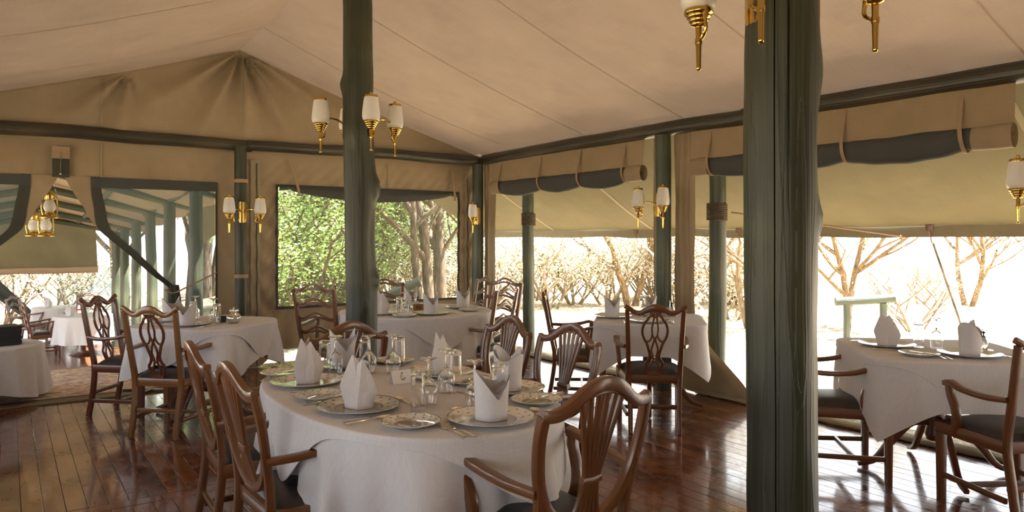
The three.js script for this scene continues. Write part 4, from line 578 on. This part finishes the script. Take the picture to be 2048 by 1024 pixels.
{ // folded card with a drawn emblem
  const t = canvasPrint(256, 192, (x, w, h) => { x.fillStyle = '#f2f0ee'; x.fillRect(0, 0, w, h); x.strokeStyle = '#222a2c'; x.lineCap = 'round'; x.lineWidth = 7; x.beginPath(); x.moveTo(118, 44); x.lineTo(142, 36); x.moveTo(138, 38); x.lineTo(122, 58); x.stroke(); x.lineWidth = 5; x.beginPath(); x.moveTo(116, 66); x.quadraticCurveTo(100, 100, 120, 138); x.stroke(); x.beginPath(); x.moveTo(130, 70); x.lineTo(128, 100); x.lineTo(134, 98); x.stroke(); x.lineWidth = 9; x.beginPath(); x.moveTo(124, 132); x.quadraticCurveTo(142, 146, 164, 112); x.stroke(); });
  const c = thing('place_card', 'white folded card with a black emblem on the oval table', 'card', [-3.75, TOP, 5.26], rad(-2));
  const face = new THREE.PlaneGeometry(0.105, 0.068); const tk = (g, s) => { g.rotateX(s * -0.38); return moved(g, 0, 0.0325, s * 0.0125); };
  mesh('front_leaf', tk(face, 1), std({ map: t, roughness: 0.8 }), c); mesh('rear_leaf', tk(new THREE.PlaneGeometry(0.105, 0.068), -1), M.paper, c);
}
{ // little tag tucked in the near napkin
  const t = canvasPrint(256, 64, (x, w, h) => { x.fillStyle = '#8c8478'; x.fillRect(0, 0, w, h); x.fillStyle = '#3a3632'; x.fillRect(0, 6, w, 50); x.fillStyle = '#b5aca0'; for (let k = 0; k < 8; k++) x.fillRect(14 + k * 29, 18, k % 3 ? 15 : 8, 26); });
  const c = item('napkin_tag', box(0.052, 0.0012, 0.016, 0, 0, 0, 0.0005), std({ map: t, roughness: 0.5 }), 'small dark printed tag tucked in the near open napkin', 'tag', undefined, -3.76, TOP + 0.135, 6.13, 0.6); c.rotation.set(1.2, 0.55, 0.6);
}
// the other tables
setting(-4.13, 2.16, -45, 'on the cruet table before the golden chair', { nap: 'C', nt: -0.2, few: true, side: false }); setting(-4.18, 1.74, -135, 'on the cruet table before the dark red chair', { nap: 'B', nt: 0, few: true, side: false });
tum(-3.90, 2.16, 'upturned tumbler beside the silver cruet'); wg(-3.90, 2.03, 'upturned wine glass just left of the silver cruet'); wg(-3.97, 1.66, 'upturned wine glass behind the napkin on the cruet table'); tum(-4.02, 1.84, 'upturned tumbler behind the two napkins on the cruet table');
item('side_plate', sidePlate, M.porcelain, 'white side plate at the back of the cruet table', 'plate', 'side plates', -3.74, TOP, 1.80, 0);
function cruet(p, label, mat, s = 1) { const c = thing('cruet_set', label, 'cruet', [p[0], TOP, p[1]]); mesh('pot', lathe([[0, 0], [0.030 * s, 0], [0.050 * s, 0.022 * s], [0.055 * s, 0.045 * s], [0.045 * s, 0.068 * s], [0.026 * s, 0.082 * s], [0.028 * s, 0.088 * s], [0, 0.090 * s]], 28), mat, c); for (let k = 0; k < 5; k++) { const a = k * 1.256; mesh('stopper', moved(new THREE.SphereGeometry(0.014 * s, 12, 8), 0.022 * s * Math.cos(a), 0.101 * s, 0.022 * s * Math.sin(a)), M.glass, c); } mesh('knob', lathe([[0, 0.09 * s], [0.006 * s, 0.09 * s], [0.005 * s, 0.118 * s], [0.010 * s, 0.123 * s], [0, 0.131 * s]], 12), mat, c); return c; }
cruet([-3.78, 2.21], 'round silver cruet set on the table left of the window', M.chrome, 1.05);
single('card_holder', box(0.05, 0.055, 0.012, -3.84, TOP + 0.0275, 2.10), M.menu, 'small black card holder behind the silver cruet', 'card holder');
function shakers(p, label, n) { const c = thing('cruet_stand', label, 'cruet', [p[0], TOP, p[1]]); mesh('tray', lathe([[0, 0], [0.062, 0], [0.064, 0.006], [0, 0.006]], 20), M.chrome, c); for (let k = 0; k < n; k++) { const x = (k - (n - 1) / 2) * 0.055; const b = mesh('bottle', moved(lathe([[0, 0.006], [0.024, 0.006], [0.025, 0.05], [0.012, 0.075], [0.011, 0.09], [0, 0.09]], 18), x, 0, 0), M.glass, c); mesh('stopper', moved(lathe([[0, 0.09], [0.004, 0.09], [0.004, 0.105], [0.013, 0.109], [0.011, 0.115], [0.003, 0.118], [0.002, 0.128], [0, 0.130]], 14), x, 0, 0), M.menu, b); } mesh('handle', tube([[0, 0.006, 0], [0, 0.07, 0], [0.004, 0.13, 0], [0, 0.14, 0]], 0.0025, 6), M.chrome, c); return c; }
setting(-2.10, 2.52, 10, 'at the near side of the round window table', { nap: 'B', nt: 0, plain: true, few: true, side: [-0.30, 0.0] }); setting(-1.54, 2.17, 75, 'at the right side of the round window table', { nap: 'B', nt: 0, plain: true, few: true }); setting(-1.88, 1.68, 160, 'at the far side of the round window table', { nap: 'B', nt: 0, plain: true, few: true, side: false }); setting(-2.48, 2.26, -80, 'at the left side of the round window table', { nap: 'A', nt: 0, plain: true, few: true, side: false });
shakers([-2.00, 2.02], 'glass cruet bottles on the round window table', 2); tum(-2.36, 2.40, 'upturned tumbler beside the knotty post on the window table'); wg(-2.27, 2.33, 'upturned wine glass beside the knotty post on the window table');
{ const t = canvasPrint(128, 96, (x, w, h) => { x.fillStyle = '#8d6a43'; x.fillRect(0, 0, w, h); x.strokeStyle = '#2a1c10'; x.lineWidth = 7; x.beginPath(); x.arc(64, 48, 28, 0, 7); x.stroke(); x.beginPath(); x.moveTo(44, 30); x.lineTo(84, 66); x.stroke(); x.lineWidth = 5; x.beginPath(); x.moveTo(46, 50); x.lineTo(82, 50); x.stroke(); });
  const c = thing('no_smoking_sign', 'small brown no-smoking block on the round window table', 'sign', [-2.04, TOP, 2.16], rad(-20)); mesh('block', box(0.10, 0.065, 0.02, 0, 0.0325, 0), M.palewood, c); mesh('print', moved(new THREE.PlaneGeometry(0.094, 0.06), 0, 0.0325, 0.0106), std({ map: t, roughness: 0.7 }), c); }
setting(-0.90, 3.68, -130, 'on the curtain-side square table before the edge-on chair', { nap: 'B', nt: 0, plain: true, few: true, side: false }); setting(-0.88, 4.12, -42, 'on the curtain-side square table before the chair with its back turned', { nap: null, plain: true, few: true, side: false }); setting(-0.44, 3.68, 140, 'at the far side of the curtain-side square table', { nap: 'B', nt: 0, plain: true, few: true, side: false });
shakers([-0.40, 3.90], 'glass cruet bottles on the curtain-side square table', 2); tum(-0.62, 3.78, 'upturned tumbler on the curtain-side square table'); wg(-0.70, 3.88, 'upturned wine glass on the curtain-side square table');
setting(-0.60, 5.98, -135, 'on the nearest square table before the half-hidden chair', { nap: 'A', nt: 0, plain: true, few: true, side: false }); setting(-0.58, 6.47, -40, 'on the nearest square table before the cut-off chair', { nap: 'B', nt: 1.2, plain: true, few: true, side: [-0.30, 0.02] });
tum(-0.47, 6.12, 'upturned tumbler on the nearest square table'); wg(-0.43, 6.21, 'upturned wine glass on the nearest square table'); shakers([-0.30, 6.42], 'glass cruet bottles with dark caps on the nearest square table', 2);

// ---------------------------------------------------------------- brass wall lamps
function sconce(px, pz, r, deg, yb, label, ends = [-1, 1], spread = 0.19, out = 0.09) {
  const s = thing('wall_lamp', label, 'lamp', [px, yb, pz], rad(deg), 'brass torch lamps');
  mesh('back_plate', grid(10, 14, (u, v) => { const a = (u - 0.5) * 0.09 / r, t = v, w = 1 - 0.35 * Math.pow(Math.abs(t * 2 - 1), 10); return [Math.sin(a * w) * (r + 0.004), 0.12 + 0.23 * t, Math.cos(a * w) * (r + 0.004)]; }), M.brass, s);
  for (const e of ends) {
    const x = e * spread, z = r + out, g = new THREE.Group(); g.name = 'torch'; s.add(g);
    mesh('arm', tube([[e * 0.012, 0.235, r + 0.002], [e * 0.05, 0.262, r + out * 0.4], [e * (spread - 0.055), 0.255, z - 0.01], [e * (spread - 0.045), 0.19, z], [e * (spread - 0.048), 0.135, z], [e * (spread - 0.02), 0.112, z], [x, 0.112, z]], 0.0075, 8, 34), M.brass, g);
    mesh('stem', moved(lathe([[0, 0], [0.006, 0], [0.0095, 0.006], [0.0095, 0.012], [0.0085, 0.014], [0.0105, 0.09], [0.0135, 0.098], [0.0135, 0.112], [0.0105, 0.118], [0.012, 0.160], [0, 0.160]], 16), x, 0, z), M.brass, g);
    mesh('cup', moved(lathe([[0.012, 0.156], [0.026, 0.160], [0.028, 0.166], [0.026, 0.170], [0.034, 0.173], [0.036, 0.180], [0.034, 0.184], [0.042, 0.187], [0.044, 0.194], [0.042, 0.198], [0.050, 0.201], [0.052, 0.208], [0.050, 0.212], [0.050, 0.222], [0.046, 0.222], [0.040, 0.214], [0, 0.210]], 28), x, 0, z), M.brass, g);
    mesh('glass_shade', moved(lathe([[0.042, 0.214], [0.058, 0.226], [0.0635, 0.246], [0.063, 0.275], [0.057, 0.33], [0.049, 0.382], [0.045, 0.392]], 32), x, 0, z), M.opal, g);
    mesh('cap', moved(lathe([[0.045, 0.384], [0.048, 0.384], [0.048, 0.400], [0.030, 0.404], [0.010, 0.406], [0.012, 0.412], [0.012, 0.418], [0.006, 0.424], [0, 0.425]], 26), x, 0, z), M.brass, g);
  }
}
sconce(RX - 0.01, 3.37, 0.115, 38, 2.105, 'double brass torch lamp on the right of the knotty post'); sconce(RX - 0.01, 3.37, 0.115, 218, 2.105, 'double brass torch lamp on the left of the knotty post');
sconce(RX, 6.97, 0.120, 70, 2.085, 'double brass torch lamp on the right of the cracked post, cut by the frame'); sconce(RX, 6.97, 0.120, 250, 2.085, 'double brass torch lamp on the left of the cracked post, cut by the frame');
sconce(RX - 0.02, 0.10, 0.070, 0, 1.535, 'double brass torch lamp on the slim pole by the door', [-1, 1], 0.165); sconce(-0.05, 0.09, 0.08, -45, 1.545, 'single brass torch lamp on the corner pole', [-1], 0.03, 0.1); sconce(-0.02, 3.46, 0.085, -90, 1.575, 'double brass torch lamp on the pole between the blinds', [-1, 1], 0.165); sconce(0.0, 6.74, 0.085, -90, 1.575, 'double brass torch lamp at the picture\'s edge beside the wide blind', [-1, 1], 0.165);

// ---------------------------------------------------------------- through the door: covered way down to a second tent
{
  const LY = -0.75;
  const ramp = struct('path', null, null, 'dark boards leading down to the second tent');
  for (let k = 0; k < 5; k++) mesh('step', box(2.7, 0.04, 0.75, -4.9, -0.03 - k * 0.15, -0.62 - k * 0.72, 0.006), M.redwood, ramp);
  for (let k = 0; k < 22; k++) mesh('plank', box(0.30, 0.03, 9.0, -8.3 + k * 0.305, LY - 0.015, -8.8, 0.004), [M.mahogany, M.redwood][k % 2], ramp);
  const yr = (z) => 2.62 + 0.075 * z, ye = (z) => 2.10 + 0.055 * z;            // ridge and eaves fall away from the door
  const roof = struct('roof_canvas', null, null, 'canvas roof over the covered way');
  for (const s of [-1, 1]) mesh('roof_panel', grid(12, 40, (u, v) => { const z = lerp(-0.12, -8.6, v), x = -4.9 + s * u * 1.75; return [x, lerp(yr(z), ye(z) - 0.1, u) + 0.02 * Math.sin(v * 30) * u, z]; }, { uvf: (u, v) => [u * 1.7, v * 8.5] }), M.canvas, roof);
  mesh('side_flap', grid(10, 20, (u, v) => { const z = lerp(-0.7, -3.0, u), k = v; return [-3.15 + 0.25 * k + 0.03 * Math.sin(u * 12), lerp(ye(z) - 0.1, ye(z) - 0.55 + 0.15 * Math.sin(u * PI), k), z]; }, { uvf: (u, v) => [u * 2.2, v * 0.5] }), M.awning, roof);
  const R = rng(3);
  [-0.78, -2.43, -4.0, -5.54, -7.07, -8.4].forEach((z, i) => {
    for (const s of [-1, 1]) {
      const x = -4.9 + s * 1.42, ord = ['first', 'second', 'third', 'fourth', 'fifth', 'sixth'][i], side = s > 0 ? 'window side' : 'far side';
      single('log_post', logGeo([x, groundY(x, z) - 0.02, z], [x, ye(z), z], 0.082, 0.075, { seed: 60 + i * 2 + s, n: 16, m: 14 }), M.logpale, `${ord} green post from the door, ${side} of the covered way`, 'post');
      single('log_rafter', logGeo([-4.9, yr(z) - 0.10, z], [x + s * 0.25, ye(z) - 0.06, z], 0.055, 0.05, { seed: 80 + i * 2 + s, n: 10, m: 12 }), M.logpale, `${ord} log rafter from the door, ${side} of the covered way`, 'rafter');
    }
  });
  for (const [dx, l] of [[0, 'log ridge pole under the canvas of the covered way'], [0.75, 'log purlin on the window side of the covered way'], [-0.75, 'log purlin on the far side of the covered way'], [1.42, 'log eave pole on the window side of the covered way'], [-1.42, 'log eave pole on the far side of the covered way']]) { const k = Math.abs(dx) / 1.75, y = (z) => lerp(yr(z), ye(z), k) - 0.045; single('log_purlin', logGeo([-4.9 + dx, y(-0.2), -0.2], [-4.9 + dx, y(-8.5), -8.5], 0.045, 0.04, { seed: 95 + dx * 3, n: 20, m: 12 }), M.logpale, l, 'purlin'); }
  // lanterns
  function lantern(p, s, label) {
    const l = thing('hurricane_lantern', label, 'lantern', p, 0.4, 'brass hurricane lanterns'); l.scale.setScalar(s);
    mesh('tank', lathe([[0, 0], [0.085, 0], [0.090, 0.01], [0.085, 0.035], [0.05, 0.05], [0, 0.05]], 24), M.brass, l); mesh('burner', lathe([[0, 0.05], [0.045, 0.05], [0.045, 0.075], [0, 0.08]], 20), M.brass, l);
    mesh('globe', lathe([[0.04, 0.075], [0.058, 0.11], [0.060, 0.15], [0.045, 0.20], [0.036, 0.215]], 24), M.opal, l); mesh('chimney', lathe([[0.05, 0.215], [0.055, 0.22], [0.05, 0.245], [0.06, 0.26], [0.055, 0.29], [0.02, 0.305], [0, 0.305]], 20), M.brass, l);
    for (const e of [-1, 1]) mesh('side_tube', tube([[e * 0.07, 0.03, 0], [e * 0.085, 0.10, 0], [e * 0.085, 0.2, 0], [e * 0.07, 0.255, 0], [e * 0.045, 0.265, 0]], 0.008, 6), M.brass, l);
    mesh('bail', tube([[-0.085, 0.2, 0], [-0.06, 0.34, 0], [0, 0.40, 0], [0.06, 0.34, 0], [0.085, 0.2, 0]], 0.003, 5, 20), M.chrome, l);
  }
  lantern([-4.94, 1.70, -0.95], 0.95, 'brass lantern hanging highest in the tent doorway'); lantern([-4.93, 1.50, -2.1], 1.0, 'lower brass lantern hanging right behind the highest one'); lantern([-5.05, 1.50, -2.35], 1.0, 'lower brass lantern hanging left of the other two');
  for (const [a, b, l] of [[[-4.94, 2.07, -0.95], [-4.93, 2.43, -0.95], 'thin wire holding the highest lantern'], [[-4.93, 1.9, -2.1], [-4.92, 2.36, -2.1], 'thin wire holding the lower right lantern'], [[-5.05, 1.9, -2.35], [-5.0, 2.33, -2.35], 'thin wire holding the lower left lantern']]) single('lantern_wire', rod(a, b, 0.003, 5), M.chrome, l, 'wire');
  // second tent: far valance with hem roll, roof, drawn flaps
  const t2 = struct('wall_far_tent', null, null, 'olive canvas valance and flaps of the second tent');
  mesh('valance', grid(60, 20, (u, v) => { const x = lerp(-9.5, -3.6, u), y = lerp(1.86, 0.78, v); return [x, y, -11.2 + 0.5 * v + 0.05 * Math.sin(x * 3 + y * 2) * fbm(x, y, 4) * 3]; }, { uvf: (u, v) => [u * 6, v] }), M.awning, t2);
  mesh('hem_roll', grid(50, 12, (u, v) => { const x = lerp(-9.5, -3.6, u), a = v * 2 * PI, r = 0.07 + 0.015 * noise(x * 3, a); return [x, 0.76 + r * Math.sin(a), -10.68 + r * Math.cos(a)]; }, {}), M.strap, t2);
  mesh('tent_roof', grid(10, 10, (u, v) => [lerp(-9.8, -3.0, u), lerp(1.95, 3.0, v), lerp(-11.3, -7.6, v)], { uvf: (u, v) => [u * 6, v * 4] }), M.canvas, t2);
  for (const s of [-1, 1]) mesh('drawn_flap', grid(10, 20, (u, v) => { const y = lerp(0.80, -0.72, v), x = -6.2 + s * (0.05 + v * 1.6 + u * (0.5 - 0.3 * v)); return [x, y, -10.75 + 0.03 * Math.sin(u * 9)]; }), M.darkhem, t2);
  mesh('mesh_wall', grid(6, 6, (u, v) => [lerp(-4.4, -2.8, u), lerp(LY, 0.8, v), -10.7]), M.mesh, t2);
  // its tables and chairs
  const far = [[-4.75, -7.75, 95, 'dark ladder-back chair nearest the table in the second tent'], [-4.95, -9.35, 120, 'dark ladder-back chair farthest left in the second tent'], [-4.05, -9.15, -150, 'dark ladder-back chair behind the table in the second tent']];
  const dark = makeLadderChair(M.redwood);
  far.forEach(([x, z, a, l]) => put(dark, 'chair', l, 'chairs in the second tent', x, z, a, LY));
  const ft = (x, z, r, l1, l2) => { const t = thing('dining_table', l1, 'table', [x, LY, z]); mesh('tabletop', moved(disc(ellipse(r, r)), 0, 0.74, 0), M.redwood, t); mesh('pedestal', lathe([[0, 0], [0.25, 0], [0.05, 0.08], [0.05, 0.7], [0, 0.71]], 14), M.redwood, t); const c = single('tablecloth', clothGeo({ R: ellipse(r, r), y: 0.76, L: () => 0.5, folds: 9, amp: 0.03, seed: x, n: 90 }), M.linen, l2, 'tablecloth'); c.position.set(x, LY, z); };
  ft(-4.12, -7.65, 0.50, 'table in the second tent beside the green posts', 'white cloth on the table beside the green posts of the second tent'); ft(-4.45, -9.9, 0.45, 'farther table in the second tent', 'white cloth on the farther table in the second tent');
  for (const [x, z, l] of [[-4.35, -7.5, 'white napkin on the nearer table of the second tent'], [-4.6, -9.8, 'white napkin on the farther table of the second tent']]) item('folded_napkin', napA, M.napkin, l, 'napkin', 'folded napkins', x, LY + 0.766, z, 0);
}

// ---------------------------------------------------------------- bush outside
function growTree(seed, { h = 4, r = 0.1, stems = 1, depth = 4, spread = 0.7, leaves = 3000, leaf = 0.07, cloud = 0.35, lean = 0.2, start = 0.35, twig = 3 }) {
  const R = rng(seed), woods = [], tips = [];
  const branch = (p, d, len, rad0, lev) => {
    const pts = [p.clone()], q = p.clone(), dir = d.clone(); const n = 5;
    for (let i = 0; i < n; i++) { dir.x += (R() - 0.5) * 0.35; dir.z += (R() - 0.5) * 0.35; dir.y += lev ? 0.06 : 0.04; dir.normalize(); q.addScaledVector(dir, len / n); pts.push(q.clone()); if (lev >= depth - 2) tips.push(q.clone()); }
    woods.push(sweep(pts, circSec(rad0, lev < 2 ? 8 : 4), { up: V(0.3, 0.1, 0.95).normalize(), scale: (t) => [lerp(1, 0.6, t), lerp(1, 0.6, t)], crease: 2, caps: false }));
    if (lev < depth) { const k = lev === 0 ? 4 : twig; for (let i = 0; i < k; i++) { const t = lev === 0 ? lerp(start, 1, (i + R() * 0.6) / k) : lerp(0.35, 1, (i + 0.8 * R()) / k), b = pts[Math.min(n, Math.max(1, Math.round(t * n)))]; const a = R() * 2 * PI, nd = dir.clone().multiplyScalar(1 - spread * 0.6).add(V(Math.cos(a) * spread, 0.15 + 0.3 * R(), Math.sin(a) * spread)).normalize(); branch(b, nd, len * (0.55 + 0.2 * R()), rad0 * 0.55, lev + 1); } }
  };
  for (let s = 0; s < stems; s++) { const a = s / stems * 2 * PI + R(), w = stems > 1 ? lean : lean * 0.3; branch(V(Math.cos(a) * 0.12 * (stems > 1), -0.05, Math.sin(a) * 0.12 * (stems > 1)), V(Math.cos(a) * w, 1, Math.sin(a) * w).normalize(), h * 0.55, r * (0.8 + 0.4 * R()), 0); }
  const m4 = [], q = new THREE.Quaternion(), e = new THREE.Euler();
  for (let i = 0; i < leaves; i++) { const t = tips[Math.floor(R() * tips.length)], p = V(t.x + (R() - 0.5) * cloud * 2, t.y + (R() - 0.5) * cloud * 1.4, t.z + (R() - 0.5) * cloud * 2); e.set((R() - 0.5) * 1.8, R() * 7, (R() - 0.5) * 1.4); q.setFromEuler(e); const s = leaf * (0.6 + 0.8 * R()); m4.push(new THREE.Matrix4().compose(p, q, V(s, s, s))); }
  return { wood: merge(woods), m4, R };
}
const leafShape = new THREE.BufferGeometry(); leafShape.setAttribute('position', new THREE.Float32BufferAttribute([0, 0, -0.5, 0.27, 0.05, -0.05, 0, 0.0, 0.5, -0.27, 0.05, -0.05], 3)); leafShape.setAttribute('uv', new THREE.Float32BufferAttribute([0, 0, 1, 0, 1, 1, 0, 1], 2)); leafShape.setIndex([0, 2, 1, 0, 3, 2]); leafShape.computeVertexNormals();
function makeTree(name, seed, o, bark, leafM) {
  const { wood: w, m4, R } = growTree(seed, o), t = new THREE.Group(); t.name = name; t.userData = { category: 'tree' };
  mesh('trunk', w, bark, t); const im = new THREE.InstancedMesh(leafShape, leafM, m4.length), c = new THREE.Color(); m4.forEach((m, i) => { im.setMatrixAt(i, m); const k = 0.7 + 0.6 * R(), y = 0.9 + 0.3 * R(); im.setColorAt(i, c.setRGB(k * y, k, k * (0.7 + 0.4 * R()))); });
  im.name = 'foliage'; im.userData.kind = 'stuff'; im.castShadow = im.receiveShadow = true; t.add(im); return t;
}
const protos = {
  bush: makeTree('leafy_bush', 101, { h: 3.0, r: 0.05, stems: 4, depth: 3, spread: 0.75, leaves: 4600, leaf: 0.075, cloud: 0.17, lean: 0.35, start: 0.2 }, M.bark, M.leafGreen),
  tree: makeTree('slender_tree', 202, { h: 6.5, r: 0.11, stems: 2, depth: 4, spread: 0.8, leaves: 5200, leaf: 0.08, cloud: 0.2, lean: 0.10, start: 0.4 }, M.bark, M.leafGreen),
  thorn: makeTree('thorn_tree', 303, { h: 5.5, r: 0.10, stems: 2, depth: 4, spread: 0.95, leaves: 1800, leaf: 0.07, cloud: 0.3, lean: 0.35, start: 0.45 }, std({ color: lin(0.46, 0.34, 0.19), map: rep(barkTex, 3, 1), roughness: 0.95 }), M.leafPale),
  scrub: makeTree('dry_scrub', 404, { h: 2.4, r: 0.035, stems: 6, depth: 3, spread: 0.9, leaves: 2600, leaf: 0.07, cloud: 0.32, lean: 0.6, start: 0.15 }, M.palebark, M.leafPale),
  dry: makeTree('bare_shrub', 505, { h: 2.6, r: 0.03, stems: 5, depth: 4, spread: 0.9, leaves: 700, leaf: 0.06, cloud: 0.25, lean: 0.6, start: 0.15 }, M.palebark, M.leafDry),
};
function plant(kind, x, z, s, turn, label, group) { const p = protos[kind], y = groundY(x, z) - 0.02; let t; if (!p.parent) { p.name = numbered(p.name); scene.add(p); t = p; } else { t = p.clone(); t.name = numbered(p.name.replace(/_\d{3}$/, '')); t.userData = { ...p.userData }; scene.add(t); } t.position.set(x, y, z); t.rotation.y = turn; t.scale.setScalar(s); return tag(t, label, kind === 'bush' || kind === 'scrub' || kind === 'dry' ? 'shrub' : 'tree', group); }
{
  const R = rng(77);
  // behind the mesh window
  [[-1.5, -3.2, 0.85], [-0.9, -4.6, 1.1], [-0.5, -3.4, 0.6], [0.5, -5.6, 1.15], [-0.4, -7.2, 1.4], [1.4, -7.6, 1.35], [2.9, -6.6, 1.1], [3.3, -8.8, 1.4], [0.2, -9.5, 1.5]].forEach(([x, z, s]) => plant('bush', x, z, s, R() * 6, 'green leafy bush crowding the view through the mesh window', 'bushes behind the window'));
  [[1.05, -3.4, 0.9, 'slender grey tree seen right of the knotty post through the window'], [1.75, -4.3, 0.85, 'second slender grey tree close beside the corner in the window'], [0.2, -6.4, 1.0, 'tall leafy tree behind the window\'s left half'], [1.0, -9.4, 1.05, 'tall leafy tree deep behind the window'], [3.2, -10.5, 1.1, 'tall leafy tree behind the corner pole'], [5.2, -9.5, 1.0, 'tall leafy tree left of the white guy rope']].forEach(([x, z, s, l]) => plant('tree', x, z, s, R() * 6, l));
  [[1.7, -5.6, 0.9], [2.6, -5.0, 0.8], [0.6, -6.6, 1.0]].forEach(([x, z, s]) => plant('scrub', x, z, s, R() * 6, 'pale scrub in the right half of the mesh window', 'scrub behind the window'));
  [[4.3, -6.2, 1.0], [5.2, -5.0, 1.0], [3.7, -7.8, 1.1], [6.2, -7.0, 1.2]].forEach(([x, z, s]) => plant('scrub', x, z, s, R() * 6, 'pale scrub between corner curtain and verandah pole', 'scrub by the corner'));
  // beyond the open side
  for (let k = 0; k < 34; k++) { const a = rad(lerp(-37, 16, (k + 0.6 * R()) / 34)), d = 8.2 + 6.5 * R() + (k > 24 ? 4 : 0), x = -5.33 + (d + 4.5) * Math.cos(a), z = 8.47 + (d + 4.5) * Math.sin(a) - 5.2, open = Math.atan2(z - 8.47, x + 5.33) > rad(-34); if (open && k % 4) continue; if (x < 4.2 || (k > 21 && k % 3 !== 1)) continue; plant(open || k > 21 ? 'dry' : R() < 0.75 ? 'scrub' : 'dry', x, z, (open ? 0.5 : 0.85) + 0.3 * R(), R() * 6, open || k > 21 ? 'bare twiggy shrub on the glaring open ground' : 'pale sunlit scrub beyond the verandah poles', open || k > 21 ? 'twiggy shrubs in the glare' : 'scrub beyond the verandah'); }
  [[5.6, 0.3, 0.55, 'thorn tree with spreading branches beside the rope-bound verandah pole'], [7.0, 1.25, 0.6, 'thorn tree with yellow forked trunk right of the cracked post'], [14, 0.3, 0.6, 'distant thin thorn tree in the white glare'], [9.5, -2.5, 0.8, 'thorn tree deep in the scrub'], [7.0, -4.2, 0.8, 'thorn tree behind the round window table']].forEach(([x, z, s, l]) => plant('thorn', x, z, s, R() * 6, l));
  // beyond the second tent
  [[-5.5, -14.5, 1.2], [-7.2, -13.6, 1.1], [-8.6, -15.5, 1.3], [-3.8, -13.4, 1.2], [-6.4, -17, 1.5], [-10.2, -14, 1.2]].forEach(([x, z, s]) => plant('scrub', x, z, s, R() * 6, 'pale scrub in the sun beyond the second tent', 'scrub beyond the second tent'));
  [[-1.6, -10.8, 1.2], [-0.6, -13.5, 1.5], [-2.6, -15.5, 1.4]].forEach(([x, z, s]) => plant('tree', x, z, s * 0.8, R() * 6, 'leafy tree seen through the door flap\'s mesh', 'trees behind the door flap'));
  // green log rail outside the window and a small green bench in the glare
  const rl = thing('log_rail', 'leaning green log on a post outside the window', 'rail', [-0.42, groundY(-0.42, -1.5), -1.5], -0.5); mesh('rail', logGeo([-0.5, 0.62, 0], [0.28, 0.98, 0], 0.075, 0.075, { seed: 71, n: 10, m: 14 }), M.logpale, rl); mesh('post', logGeo([0.12, -0.02, 0], [0.12, 0.86, 0], 0.06, 0.06, { seed: 72, n: 8, m: 12 }), M.logpale, rl);
  const bn = thing('garden_bench', 'small green log bench far out in the glare', 'bench', [6.0, GY, 2.15], -0.75); mesh('seat', logGeo([-0.45, 0.62, 0], [0.45, 0.68, 0], 0.07, 0.07, { seed: 73, n: 8, m: 10 }), M.logpale, bn); for (const x of [-0.28, 0.3]) mesh('leg', logGeo([x, -0.02, 0], [x, 0.6, 0], 0.055, 0.055, { seed: 74 + x, n: 6, m: 10 }), M.logpale, bn);
}

renderer.render(scene, camera);
